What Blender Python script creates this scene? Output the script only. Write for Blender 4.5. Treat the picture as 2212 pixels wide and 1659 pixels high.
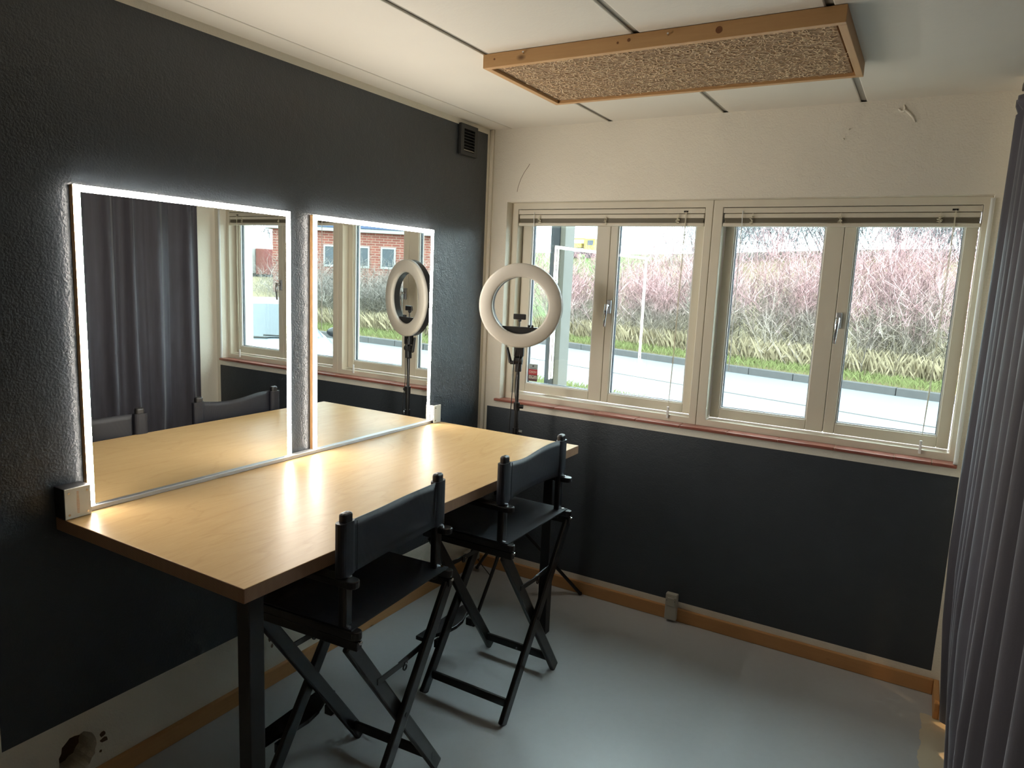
import bpy, bmesh, math, random
from mathutils import Vector, Matrix, Euler

# ------------------------------------------------------------------ scene
for o in list(bpy.data.objects):
    bpy.data.objects.remove(o, do_unlink=True)
scene = bpy.context.scene
COL = scene.collection
R = math.radians

# ---- camera
CAM_POS = Vector((2.267, -3.5456, 1.7862))
YAW, PITCH, ROLL, FPX = 0.5268, -0.1525, 0.0435, 1524.44
fw = Vector((-math.sin(YAW) * math.cos(PITCH), math.cos(YAW) * math.cos(PITCH), math.sin(PITCH)))
rt = Vector((math.cos(YAW), math.sin(YAW), 0))
up = rt.cross(fw)
rt2 = rt * math.cos(ROLL) + up * math.sin(ROLL)
up2 = -rt * math.sin(ROLL) + up * math.cos(ROLL)
cam_d = bpy.data.cameras.new('camera')
cam_d.sensor_fit = 'HORIZONTAL'
cam_d.sensor_width = 36.0
cam_d.lens = 36.0 * FPX / 2212.0
cam_d.clip_start = 0.05
cam_d.clip_end = 500
cam = bpy.data.objects.new('camera', cam_d)
COL.objects.link(cam)
M = Matrix((( rt2.x, up2.x, -fw.x, CAM_POS.x),
            ( rt2.y, up2.y, -fw.y, CAM_POS.y),
            ( rt2.z, up2.z, -fw.z, CAM_POS.z),
            (0, 0, 0, 1)))
cam.matrix_world = M
scene.camera = cam

# ---- world: even overcast sky
world = bpy.data.worlds.new('overcast')
scene.world = world
world.use_nodes = True
bg = world.node_tree.nodes['Background']
bg.inputs['Color'].default_value = (0.86, 0.93, 1.0, 1)
bg.inputs['Strength'].default_value = 12.0

LED_STRENGTH = 62.0
LED_COLOR = (1.0, 0.93, 0.83)
FLOORLAMP_W = 70.0

# ---- colour management / exposure
vs = scene.view_settings
vs.view_transform = 'Standard'
vs.look = 'None'
vs.exposure = 0.25
vs.gamma = 1.0
vs.use_curve_mapping = False
scene.cycles.max_bounces = 6
scene.cycles.diffuse_bounces = 5
scene.cycles.glossy_bounces = 5
scene.cycles.transparent_max_bounces = 24
scene.cycles.sample_clamp_indirect = 6.0
scene.cycles.use_denoising = True
scene.cycles.use_adaptive_sampling = True
scene.cycles.adaptive_threshold = 0.06
scene.cycles.use_light_tree = False

# ------------------------------------------------------------------ materials
def lin(c):
    return tuple((v / 12.92 if v <= 0.04045 else ((v + 0.055) / 1.055) ** 2.4) for v in [x / 255.0 for x in c])

class NT:
    def __init__(s, name):
        s.m = bpy.data.materials.new(name)
        s.m.use_nodes = True
        s.t = s.m.node_tree
        s.n = s.t.nodes
        s.b = s.n['Principled BSDF']
        s.out = s.n['Material Output']
    def node(s, typ, **kw):
        n = s.n.new(typ)
        for k, v in kw.items():
            setattr(n, k, v)
        return n
    def link(s, a, b):
        s.t.links.new(a, b)
    def geo_pos(s):
        return s.node('ShaderNodeNewGeometry').outputs['Position']
    def obj(s):
        return s.node('ShaderNodeTexCoord').outputs['Object']
    def mapping(s, vec, scale=(1, 1, 1), loc=(0, 0, 0), rot=(0, 0, 0)):
        m = s.node('ShaderNodeMapping')
        m.inputs['Scale'].default_value = scale
        m.inputs['Location'].default_value = loc
        m.inputs['Rotation'].default_value = rot
        s.link(vec, m.inputs['Vector'])
        return m.outputs['Vector']
    def noise(s, vec, scale=5, detail=4, rough=0.55, dist=0.0):
        n = s.node('ShaderNodeTexNoise')
        n.inputs['Scale'].default_value = scale
        n.inputs['Detail'].default_value = detail
        n.inputs['Roughness'].default_value = rough
        n.inputs['Distortion'].default_value = dist
        s.link(vec, n.inputs['Vector'])
        return n.outputs['Fac']
    def ramp(s, fac, stops):
        r = s.node('ShaderNodeValToRGB')
        e = r.color_ramp.elements
        while len(e) < len(stops):
            e.new(0.5)
        for i, (p, c) in enumerate(stops):
            e[i].position = p
            e[i].color = (c[0], c[1], c[2], 1)
        s.link(fac, r.inputs['Fac'])
        return r.outputs['Color']
    def mix(s, fac, a, b):
        m = s.node('ShaderNodeMix', data_type='RGBA')
        for sock, v in ((m.inputs[0], fac), (m.inputs[6], a), (m.inputs[7], b)):
            if hasattr(v, 'links'):
                s.link(v, sock)
            elif isinstance(v, (int, float)):
                sock.default_value = v
            else:
                sock.default_value = (v[0], v[1], v[2], 1)
        return m.outputs[2]
    def math(s, op, a, b=None, c=None):
        m = s.node('ShaderNodeMath', operation=op)
        for i, v in enumerate((a, b, c)):
            if v is None:
                continue
            if hasattr(v, 'links'):
                s.link(v, m.inputs[i])
            else:
                m.inputs[i].default_value = v
        return m.outputs[0]
    def sep(s, vec):
        n = s.node('ShaderNodeSeparateXYZ')
        s.link(vec, n.inputs[0])
        return n.outputs
    def bump(s, h, strength=0.3, dist=0.002):
        b = s.node('ShaderNodeBump')
        b.inputs['Strength'].default_value = strength
        b.inputs['Distance'].default_value = dist
        s.link(h, b.inputs['Height'])
        s.link(b.outputs['Normal'], s.b.inputs['Normal'])
    def base(s, c):
        if hasattr(c, 'links'):
            s.link(c, s.b.inputs['Base Color'])
        else:
            s.b.inputs['Base Color'].default_value = (c[0], c[1], c[2], 1)
    def rough(s, r):
        if hasattr(r, 'links'):
            s.link(r, s.b.inputs['Roughness'])
        else:
            s.b.inputs['Roughness'].default_value = r
    def spec(s, v):
        s.b.inputs['Specular IOR Level'].default_value = v

def plain(name, c, rough=0.5, metal=0.0, spec=0.5, var=0.06, bump=0.0, bscale=60):
    t = NT(name)
    col = lin(c)
    n = t.noise(t.obj(), 9, 3)
    t.base(t.mix(n, tuple(v * (1 - var) for v in col), tuple(min(1, v * (1 + var)) for v in col)))
    t.rough(rough)
    t.b.inputs['Metallic'].default_value = metal
    t.spec(spec)
    if bump:
        t.bump(t.noise(t.obj(), bscale, 4), bump, 0.002)
    return t.m

CREAM = lin((228, 222, 207))
DARK = lin((54, 60, 66))

def box_mask(t, pos, a0, a1, amin, amax, bmin, bmax):
    s = t.sep(pos)
    def step(v, lo, hi):
        return t.math('MULTIPLY', t.math('GREATER_THAN', v, lo), t.math('LESS_THAN', v, hi))
    return t.math('MULTIPLY', step(s[a0], amin, amax), step(s[a1], bmin, bmax))

def painted_wall(name, axes, rect, rough_dark=0.33):
    t = NT(name)
    pos = t.geo_pos()
    n1 = t.noise(pos, 3.0, 2)
    cream = t.mix(n1, tuple(v * 0.93 for v in CREAM), tuple(v * 1.03 for v in CREAM))
    mask = box_mask(t, pos, axes[0], axes[1], *rect)
    dark = t.mix(n1, tuple(v * 0.86 for v in DARK), tuple(v * 1.15 for v in DARK))
    t.base(t.mix(mask, cream, dark))
    t.rough(t.math('SUBTRACT', 0.62, t.math('MULTIPLY', mask, 0.62 - rough_dark)))
    t.spec(0.55)
    big = t.noise(pos, 22, 3, 0.6, 0.4)
    fine = t.noise(pos, 130, 1, 0.6)
    t.bump(t.math('ADD', big, t.math('MULTIPLY', fine, 0.55)), 0.42, 0.006)
    return t.m

def cream_plaster(name, c=None, bump=0.3):
    t = NT(name)
    pos = t.geo_pos()
    cc = c or CREAM
    n1 = t.noise(pos, 2.2, 2)
    t.base(t.mix(n1, tuple(v * 0.92 for v in cc), tuple(min(1, v * 1.04) for v in cc)))
    t.rough(0.6)
    t.spec(0.35)
    t.bump(t.math('ADD', t.noise(pos, 14, 3, 0.6, 0.4), t.math('MULTIPLY', t.noise(pos, 120, 1), 0.3)), bump, 0.006)
    return t.m

def wood(name, c1, c2, knot=True, axis=0, scale=1.0, rough=0.5):
    t = NT(name)
    pos = t.geo_pos()
    sc = [16 * scale] * 3
    sc[axis] = 1.3 * scale
    v = t.mapping(pos, tuple(sc))
    g = t.noise(v, 2.0, 6, 0.6, 0.8)
    g2 = t.noise(t.mapping(pos, tuple(x * 4 for x in sc)), 2.0, 3, 0.6)
    col = t.mix(g, lin(c1), lin(c2))
    col = t.mix(t.math('MULTIPLY', g2, 0.35), col, tuple(x * 0.75 for x in lin(c1)))
    if knot:
        vo = t.node('ShaderNodeTexVoronoi')
        vo.inputs['Scale'].default_value = 1.0
        sk = [10.0] * 3
        sk[axis] = 5.5
        t.link(t.mapping(pos, tuple(sk), (3.3, 1.7, 0.4)), vo.inputs['Vector'])
        k = t.ramp(vo.outputs['Distance'], [(0.05, (1, 1, 1)), (0.13, (0, 0, 0))])
        col = t.mix(t.math('MULTIPLY', k, 0.7), col, lin((66, 38, 18)))
    t.base(col)
    t.rough(rough)
    t.spec(0.35)
    t.bump(g2, 0.15, 0.001)
    return t.m

def emission(name, c, s):
    t = NT(name)
    t.base((0.8, 0.8, 0.8))
    t.b.inputs['Emission Color'].default_value = (c[0], c[1], c[2], 1)
    t.b.inputs['Emission Strength'].default_value = s
    return t.m

MAT = {}
MAT['wall_left'] = painted_wall('plaster_left_wall', (1, 2), (-2.6253, -0.04, 0.2904, 2.5706))
MAT['wall_window'] = painted_wall('plaster_window_wall', (0, 2), (0.0375, 2.4600, 0.1033, 1.0064), 0.5)
MAT['cream'] = cream_plaster('cream_plaster')
MAT['ceiling'] = cream_plaster('ceiling_plaster', lin((222, 217, 205)), 0.18)
MAT['rear'] = cream_plaster('rear_low_bounce', lin((70, 70, 72)))  # unseen rear wall, colour set dark to cut light bounced from behind
MAT['joint'] = plain('joint_mortar', (166, 163, 154), 0.8)
MAT['paintwood'] = plain('painted_joinery', (214, 207, 189), 0.42, spec=0.45, var=0.03)
MAT['pine'] = wood('pine_skirting', (184, 134, 84), (202, 156, 104), True, 0)
MAT['pine_y'] = wood('pine_skirting_side', (184, 134, 84), (202, 156, 104), True, 1)
MAT['frame_pine'] = wood('pine_panel_frame', (186, 142, 94), (208, 168, 118), True, 0)
MAT['frame_pine_y'] = wood('pine_panel_frame_side', (186, 142, 94), (208, 168, 118), True, 1)
MAT['oak'] = wood('mirror_batten', (190, 148, 98), (206, 168, 118), False, 2)

def floor_mat():
    t = NT('painted_concrete_floor')
    pos = t.geo_pos()
    n = t.noise(pos, 1.4, 6, 0.6)
    n2 = t.noise(pos, 30, 4, 0.6)
    grey = t.mix(n, lin((174, 178, 181)), lin((190, 193, 194)))
    grey = t.mix(t.math('MULTIPLY', n2, 0.12), grey, lin((110, 112, 112)))
    s = t.sep(pos)
    wob = t.math('MULTIPLY', t.math('SUBTRACT', t.noise(pos, 11, 3), 0.5), 0.05)
    xm = t.math('GREATER_THAN', t.math('ADD', s[0], wob), 2.43)
    ym = t.math('LESS_THAN', t.math('ADD', s[1], wob), -0.205)
    t.base(t.mix(t.math('MULTIPLY', xm, ym), grey, lin((206, 196, 172))))
    t.rough(t.math('ADD', 0.24, t.math('MULTIPLY', n2, 0.16)))
    t.spec(0.55)
    t.bump(t.math('ADD', t.noise(pos, 6, 2), t.math('MULTIPLY', n2, 0.15)), 0.12, 0.006)
    return t.m
MAT['floor'] = floor_mat()

def birch():
    t = NT('birch_plywood_top')
    pos = t.geo_pos()
    v = t.mapping(pos, (9, 1.6, 1))
    g = t.noise(v, 2.2, 7, 0.62, 1.6)
    streak = t.noise(t.mapping(pos, (150, 7, 1)), 1.0, 3, 0.6)
    col = t.mix(g, lin((168, 136, 92)), lin((188, 160, 117)))
    gv = t.math('ADD', t.math('MULTIPLY', t.noise(t.mapping(pos, (1.5, .55, 1), (4, 2, 0)), 1.5, 2, .5, .3), 14.0), t.math('MULTIPLY', g, .8))
    rr = t.ramp(t.math('ABSOLUTE', t.math('SUBTRACT', t.math('FRACT', gv), .5)), [(0.0, (1, 1, 1)), (0.09, (0, 0, 0))])
    col = t.mix(t.math('MULTIPLY', rr, 0.16), col, lin((140, 98, 52)))
    ss = t.ramp(streak, [(0.56, (0, 0, 0)), (0.74, (1, 1, 1))])
    col = t.mix(t.math('MULTIPLY', ss, 0.22), col, lin((146, 104, 56)))
    t.base(col)
    t.rough(0.36)
    t.spec(0.09)
    t.bump(t.math('ADD', t.noise(t.mapping(pos, (90, 30, 1)), 2.0, 3), streak), 0.10, 0.0015)
    return t.m
MAT['birch'] = birch()

def plyedge():
    t = NT('plywood_edge')
    pos = t.geo_pos()
    s = t.sep(pos)
    w = t.math('FRACT', t.math('MULTIPLY', s[2], 330.0))
    st = t.math('GREATER_THAN', w, 0.5)
    n = t.noise(t.mapping(pos, (30, 30, 4)), 3, 4)
    a = t.mix(n, lin((104, 72, 50)), lin((124, 90, 64)))
    b = t.mix(n, lin((140, 104, 74)), lin((158, 124, 92)))
    t.base(t.mix(st, a, b))
    t.rough(0.6)
    return t.m
MAT['plyedge'] = plyedge()

MAT['blackwood'] = plain('black_lacquered_wood', (24, 24, 26), 0.33, spec=0.5)
MAT['blackmetal'] = plain('black_metal', (26, 26, 27), 0.38, metal=0.0)
MAT['steel_black'] = plain('dark_steel_leg', (44, 44, 46), 0.45, metal=0.3, var=0.2)
MAT['blackplastic'] = plain('black_plastic', (22, 22, 23), 0.42)
MAT['chrome'] = plain('bright_metal', (205, 205, 208), 0.2, metal=1.0)
MAT['alu'] = plain('aluminium', (190, 192, 196), 0.45, metal=0.7)
MAT['whiteplastic'] = plain('white_plastic', (206, 203, 192), 0.4)
MAT['greyplastic'] = plain('grey_plastic', (176, 172, 160), 0.5)
MAT['ringwhite'] = plain('white_diffuser', (176, 171, 161), 0.42, var=0.02)
MAT['rubber'] = plain('black_rubber', (18, 18, 18), 0.6)
MAT['cord'] = plain('white_cord', (214, 208, 186), 0.6)
MAT['gasket'] = plain('dark_glazing_gasket', (52, 58, 70), 0.5)
MAT['bead'] = plain('white_glazing_bead', (226, 228, 226), 0.35)
MAT['slat'] = plain('blind_slat', (150, 142, 122), 0.4)
MAT['vent'] = plain('dark_painted_vent', (50, 52, 52), 0.5)
MAT['ventdark'] = plain('vent_inside', (20, 19, 18), 0.8)
MAT['holedark'] = plain('raw_masonry', (96, 76, 56), 0.9, bump=0.6)

def canvas():
    t = NT('black_canvas')
    p = t.obj()
    n = t.noise(p, 7, 4)
    t.base(t.mix(n, lin((17, 18, 25)), lin((26, 28, 38))))
    t.rough(0.5)
    t.spec(0.45)
    w = t.node('ShaderNodeTexWave')
    w.inputs['Scale'].default_value = 320
    t.link(p, w.inputs['Vector'])
    t.bump(t.math('ADD', t.math('MULTIPLY', w.outputs['Fac'], 0.3), t.noise(p, 9, 2)), 0.10, 0.004)
    return t.m
MAT['canvas'] = canvas()

def curtain_mat():
    t = NT('charcoal_curtain')
    p = t.obj()
    n = t.noise(t.mapping(p, (40, 40, 3)), 1.0, 4)
    t.base(t.mix(n, lin((66, 64, 71)), lin((88, 86, 95))))
    t.rough(0.6)
    t.spec(0.3)
    t.b.inputs['Sheen Weight'].default_value = 0.35
    t.b.inputs['Sheen Roughness'].default_value = 0.4
    t.bump(t.noise(p, 220, 2), 0.15, 0.001)
    return t.m
MAT['curtain'] = curtain_mat()

def glass_mat(name, tint=(0.93, 0.97, 0.96), ior=1.5):
    m = bpy.data.materials.new(name)
    m.use_nodes = True
    nt = m.node_tree
    nt.nodes.clear()
    out = nt.nodes.new('ShaderNodeOutputMaterial')
    mix = nt.nodes.new('ShaderNodeMixShader')
    tr = nt.nodes.new('ShaderNodeBsdfTransparent')
    gl = nt.nodes.new('ShaderNodeBsdfGlossy')
    fr = nt.nodes.new('ShaderNodeFresnel')
    fr.inputs['IOR'].default_value = ior
    gl.inputs['Roughness'].default_value = 0.0
    tr.inputs['Color'].default_value = (*tint, 1)
    geo = nt.nodes.new('ShaderNodeNewGeometry')
    mr = nt.nodes.new('ShaderNodeMapRange')
    mr.inputs['To Min'].default_value = ior
    mr.inputs['To Max'].default_value = 1.0 / ior
    nt.links.new(geo.outputs['Backfacing'], mr.inputs['Value'])
    nt.links.new(mr.outputs['Result'], fr.inputs['IOR'])
    nt.links.new(fr.outputs[0], mix.inputs[0])
    nt.links.new(tr.outputs[0], mix.inputs[1])
    nt.links.new(gl.outputs[0], mix.inputs[2])
    nt.links.new(mix.outputs[0], out.inputs[0])
    return m
MAT['glass'] = glass_mat('window_glass')

def mirror_mat():
    t = NT('mirror_silver')
    t.base((0.90, 0.92, 0.91))
    t.b.inputs['Metallic'].default_value = 1.0
    t.rough(0.0)
    return t.m
MAT['mirror'] = mirror_mat()
MAT['mirroredge'] = plain('green_glass_edge', (70, 120, 96), 0.15)
MAT['led'] = emission('led_diffuser', LED_COLOR, LED_STRENGTH)

def woodwool():
    t = NT('wood_wool_board')
    p = t.geo_pos()
    n = t.noise(p, 60, 6, 0.7, 2.0)
    t.base(t.mix(n, lin((110, 84, 58)), lin((180, 150, 116))))
    t.rough(0.85)
    t.bump(n, 0.6, 0.006)
    return t.m
MAT['woodwool'] = woodwool()
MAT['strand'] = plain('wood_wool_strand', (222, 196, 160), 0.8, var=0.3)

def tile_mat():
    t = NT('clay_sill_tile')
    p = t.geo_pos()
    n = t.noise(p, 14, 4)
    t.base(t.mix(n, lin((130, 74, 62)), lin((154, 96, 82))))
    t.rough(0.3)
    return t.m
MAT['tile'] = tile_mat()
MAT['grout'] = plain('pale_grout', (190, 160, 140), 0.8)

# ------------------------------------------------------------------ mesh builder
class MB:
    def __init__(s):
        s.v = []
        s.f = []
    def add(s, vs, fs):
        o = len(s.v)
        s.v += [tuple(a) for a in vs]
        s.f += [tuple(i + o for i in f) for f in fs]
        return s
    def box(s, x0, x1, y0, y1, z0, z1):
        vs = [(x, y, z) for z in (z0, z1) for y in (y0, y1) for x in (x0, x1)]
        return s.add(vs, [(0, 2, 3, 1), (4, 5, 7, 6), (0, 1, 5, 4), (2, 6, 7, 3), (0, 4, 6, 2), (1, 3, 7, 5)])
    def bar(s, p0, p1, w, h, ref=(0, 0, 1)):
        p0 = Vector(p0); p1 = Vector(p1)
        d = (p1 - p0).normalized()
        ref = Vector(ref)
        a = d.cross(ref)
        if a.length < 1e-4:
            a = d.cross(Vector((0, 1, 0)))
        a.normalize()
        b = a.cross(d).normalized()
        vs = []
        for p in (p0, p1):
            for i, j in ((-1, -1), (1, -1), (1, 1), (-1, 1)):
                vs.append(p + a * (i * w / 2) + b * (j * h / 2))
        return s.add(vs, [(3, 2, 1, 0), (4, 5, 6, 7), (0, 1, 5, 4), (1, 2, 6, 5), (2, 3, 7, 6), (3, 0, 4, 7)])
    def tube(s, pts, r, n=10, cap=True):
        pts = [Vector(p) for p in pts]
        rs = r if isinstance(r, (list, tuple)) else [r] * len(pts)
        vs = []
        prev = None
        for i, p in enumerate(pts):
            d = (pts[min(i + 1, len(pts) - 1)] - pts[max(i - 1, 0)])
            if d.length < 1e-9:
                d = Vector((0, 0, 1))
            d.normalize()
            if prev is None:
                a = d.cross(Vector((0, 0, 1)))
                if a.length < 1e-3:
                    a = d.cross(Vector((1, 0, 0)))
            else:
                a = prev - d * prev.dot(d)
                if a.length < 1e-4:
                    a = d.cross(Vector((1, 0, 0)))
            a.normalize()
            prev = a
            b = d.cross(a)
            for k in range(n):
                t = 2 * math.pi * k / n
                vs.append(p + (a * math.cos(t) + b * math.sin(t)) * rs[i])
        fs = []
        for i in range(len(pts) - 1):
            for k in range(n):
                fs.append((i * n + k, i * n + (k + 1) % n, (i + 1) * n + (k + 1) % n, (i + 1) * n + k))
        if cap:
            fs.append(tuple(range(n - 1, -1, -1)))
            fs.append(tuple((len(pts) - 1) * n + k for k in range(n)))
        return s.add(vs, fs)
    def prism(s, poly, fn0, fn1):
        n = len(poly)
        vs = [fn0(*p) for p in poly] + [fn1(*p) for p in poly]
        fs = [tuple(range(n - 1, -1, -1)), tuple(range(n, 2 * n))]
        for i in range(n):
            j = (i + 1) % n
            fs.append((i, j, n + j, n + i))
        return s.add(vs, fs)
    def lathe(s, prof, c, axis=(0, 0, 1), n=24, closed=False):
        axis = Vector(axis).normalized()
        a = axis.cross(Vector((0, 0, 1)))
        if a.length < 1e-3:
            a = Vector((1, 0, 0))
        a.normalize()
        b = axis.cross(a)
        c = Vector(c)
        vs = []
        for r, h in prof:
            for k in range(n):
                t = 2 * math.pi * k / n
                vs.append(c + axis * h + (a * math.cos(t) + b * math.sin(t)) * r)
        fs = []
        m = len(prof)
        rng = m if closed else m - 1
        for i in range(rng):
            j = (i + 1) % m
            for k in range(n):
                fs.append((i * n + k, i * n + (k + 1) % n, j * n + (k + 1) % n, j * n + k))
        if not closed:
            fs.append(tuple(range(n - 1, -1, -1)))
            fs.append(tuple((m - 1) * n + k for k in range(n)))
        return s.add(vs, fs)
    def sphere(s, c, r, n=10, m=6, sc=(1, 1, 1)):
        prof = []
        vs = []
        c = Vector(c)
        for i in range(1, m):
            ph = math.pi * i / m
            for k in range(n):
                t = 2 * math.pi * k / n
                vs.append((c.x + r * sc[0] * math.sin(ph) * math.cos(t), c.y + r * sc[1] * math.sin(ph) * math.sin(t), c.z + r * sc[2] * math.cos(ph)))
        vs.append((c.x, c.y, c.z + r * sc[2]))
        vs.append((c.x, c.y, c.z - r * sc[2]))
        fs = []
        for i in range(m - 2):
            for k in range(n):
                fs.append((i * n + k, (i + 1) * n + k, (i + 1) * n + (k + 1) % n, i * n + (k + 1) % n))
        T = (m - 1) * n
        for k in range(n):
            fs.append((T, k, (k + 1) % n))
            fs.append((T + 1, (m - 2) * n + (k + 1) % n, (m - 2) * n + k))
        return s.add(vs, fs)
    def build(s, name, mat, parent=None, smooth=False, bevel=0.0, seg=2, recalc=True):
        off = Vector((0, 0, 0))
        if parent is not None:
            q = parent
            while q is not None:
                off += q.location
                q = q.parent
        me = bpy.data.meshes.new(name)
        me.from_pydata([tuple(Vector(v) - off) for v in s.v], [], s.f)
        if recalc:
            bm = bmesh.new()
            bm.from_mesh(me)
            bmesh.ops.recalc_face_normals(bm, faces=bm.faces)
            bm.to_mesh(me)
            bm.free()
        mats = mat if isinstance(mat, (list, tuple)) else [mat]
        for mm in mats:
            me.materials.append(MAT[mm] if isinstance(mm, str) else mm)
        o = bpy.data.objects.new(name, me)
        COL.objects.link(o)
        if parent is not None:
            o.parent = parent
        if smooth:
            for p in me.polygons:
                p.use_smooth = True
        if bevel:
            bv = o.modifiers.new('bevel', 'BEVEL')
            bv.width = bevel
            bv.segments = seg
            bv.limit_method = 'ANGLE'
            bv.angle_limit = R(40)
        return o

def tag(o, label=None, cat=None, group=None, kind=None):
    if label: o['label'] = label
    if cat: o['category'] = cat
    if group: o['group'] = group
    if kind: o['kind'] = kind
    return o

def thing(name, loc, label=None, cat=None, group=None, kind=None):
    e = bpy.data.objects.new(name, None)
    e.empty_display_size = 0.1
    e.location = loc
    COL.objects.link(e)
    return tag(e, label, cat, group, kind)

def copy_tree(o, parent=None):
    c = o.copy()
    COL.objects.link(c)
    c.parent = parent
    for ch in [x for x in bpy.data.objects if x.parent == o]:
        copy_tree(ch, c)
    return c

def bx(name, mat, dims, parent=None, bevel=0.0, **kw):
    return MB().box(*dims).build(name, mat, parent, bevel=bevel, **kw)

def plate_with_holes(outer, holes, f0, f1):
    """2D polygon with holes, extruded between two embeddings."""
    bm = bmesh.new()
    edges = []
    for loop in [outer] + holes:
        vs = [bm.verts.new((p[0], p[1], 0)) for p in loop]
        for i in range(len(vs)):
            edges.append(bm.edges.new((vs[i], vs[(i + 1) % len(vs)])))
    bmesh.ops.triangle_fill(bm, use_beauty=True, use_dissolve=False, edges=edges)
    bm.verts.index_update()
    pts = [(v.co.x, v.co.y) for v in bm.verts]
    tris = [tuple(v.index for v in f.verts) for f in bm.faces]
    bound = [(e.verts[0].index, e.verts[1].index) for e in bm.edges if len(e.link_faces) == 1]
    bm.free()
    n = len(pts)
    mb = MB()
    vs = [f0(*p) for p in pts] + [f1(*p) for p in pts]
    fs = [t for t in tris] + [tuple(i + n for i in reversed(t)) for t in tris]
    fs += [(a, b, b + n, a + n) for a, b in bound]
    mb.add(vs, fs)
    return mb

H = 2.6
XR = 2.495          # pier side
YP = -0.205         # pier front
XFAR, YBACK = 5.2, -5.4

# ------------------------------------------------------------------ setting
fl = bx('floor', 'floor', (-0.35, XFAR + 0.3, YBACK - 0.3, 0.32, -0.15, 0.0))
tag(fl, 'grey painted concrete floor of the room', kind='structure')

# left wall with a ragged round hole near the floor
random.seed(5)
hole = []
hc = (-2.409, 0.155)
for k in range(26):
    t = 2 * math.pi * k / 26
    r = 0.062 * (1 + random.uniform(-0.07, 0.07))
    hole.append((hc[0] + 0.98 * r * math.cos(t), hc[1] + 1.12 * r * math.sin(t)))
wl = plate_with_holes([(YBACK - 0.3, 0), (0.0, 0), (0.0, H), (YBACK - 0.3, H)], [hole], lambda a, b: (0, a, b), lambda a, b: (-0.10, a, b))
wl = wl.build('wall_left', 'wall_left')
tag(wl, 'left wall with a big charcoal painted field and white plaster borders', kind='structure')
MB().box(-0.30, -0.10, YBACK - 0.3, 0.0, 0, H).build('masonry_backing', 'holedark', wl)
# chipped plaster spots
for (y, z, a, b) in ((-2.325, 0.178, .012, .009), (-2.322, 0.155, .014, .010), (-2.335, 0.12, .005, .005), (-1.613, 0.232, .010, .013), (-1.612, 0.205, .010, .013), (-1.60, 0.17, .006, .010)):
    mb = MB()
    n = 9
    poly = [(y + a * random.uniform(.7, 1.2) * math.cos(2 * math.pi * k / n), z + b * random.uniform(.7, 1.2) * math.sin(2 * math.pi * k / n)) for k in range(n)]
    mb.prism(poly, lambda p, q: (-0.004, p, q), lambda p, q: (0.0012, p, q))
    mb.build('plaster_chip', 'holedark', wl)

# window wall with one long opening
OX0, OX1, OZ0, OZ1 = 0.122, 2.444, 1.045, 2.199
ww = plate_with_holes([(-0.30, 0), (XFAR + 0.3, 0), (XFAR + 0.3, H), (-0.30, H)],
                      [[(OX0, OZ0), (OX1, OZ0), (OX1, OZ1), (OX0, OZ1)]],
                      lambda a, b: (a, 0, b), lambda a, b: (a, 0.30, b)).build('wall_window', 'wall_window')
tag(ww, 'window wall with cream plaster above and a charcoal painted panel below the sill', kind='structure')
# hairline crack and filler ridges on the upper plaster
crk = [(0.2585, 2.405), (0.245, 2.385), (0.225, 2.36), (0.205, 2.325), (0.19, 2.285), (0.184, 2.255)]
MB().tube([(x, -0.0005, z) for x, z in crk], 0.0011, 5).build('plaster_crack', 'holedark', ww)
def rid(pts, r):
    MB().tube([(x, -0.001, z) for x, z in pts], [r * (0.6 + 0.4 * math.sin(3.1 * i / max(1, len(pts) - 1))) for i in range(len(pts))], 6).build('filler_ridge', 'cream', ww, smooth=True)
rid([(2.055, 2.560), (2.068, 2.548), (2.082, 2.552), (2.10, 2.538), (2.115, 2.520), (2.125, 2.500)], 0.006)
rid([(2.075, 2.575), (2.08, 2.56), (2.075, 2.545)], 0.005)
rid([(1.85, 2.45), (1.855, 2.445)], 0.007)
rid([(1.87, 2.49), (1.873, 2.486)], 0.006)

pier = bx('wall_right', 'cream', (XR, XFAR + 0.3, YP, 0.0, 0, H))
tag(pier, 'short white return wall beside the window half hidden by the curtain', kind='structure')
tag(bx('wall_back', 'rear', (0, XFAR + 0.3, YBACK - 0.3, YBACK, 0, H)), 'unseen rear wall behind the viewer, toned dark to cut bounced light', kind='structure')
tag(bx('wall_far', 'cream', (XFAR, XFAR + 0.3, YBACK, YP, 0, H)), 'cream far wall of the side room behind the curtain', kind='structure')

# ceiling: concrete planks with open joints
ceil = bx('ceiling', 'joint', (-0.3, XFAR + 0.3, YBACK - 0.3, 0.3, H + 0.008, H + 0.2))
tag(ceil, 'off-white ceiling of wide concrete planks with grey joints', kind='structure')
jx = [0.131, 0.7277, 1.3211, 1.9174]
k = 2.5137
while k < XFAR:
    jx.append(k); k += 0.5963
edges = [-0.3] + jx + [XFAR + 0.3]
for i in range(len(edges) - 1):
    g0 = 0.0025 if i == 1 else 0.0115
    g1 = 0.0025 if i == 0 else 0.0115
    MB().box(edges[i] + g0, edges[i + 1] - g1, YBACK - 0.3, 0.3, H, H + 0.0085).build('ceiling_plank', 'ceiling', ceil, bevel=0.004)

# skirting boards
TS, ZS = 0.021, 0.0705
tag(bx('baseboard_left', 'pine_y', (0, TS, YBACK, -0.0, 0, ZS), bevel=0.004), 'knotty pine baseboard along the charcoal left wall', kind='structure')
tag(bx('baseboard_window', 'pine', (TS, XR - TS, -TS, 0, 0, ZS), bevel=0.004), 'pine baseboard under the window wall', kind='structure')
bs = MB().box(XR - TS, XR, YP - TS, 0, 0, ZS)
bs.box(XR, 4.0, YP - TS, YP, 0, ZS)
tag(bs.build('baseboard_right', 'pine', bevel=0.004), 'pine baseboard turning the corner of the right return wall', kind='structure')

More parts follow.
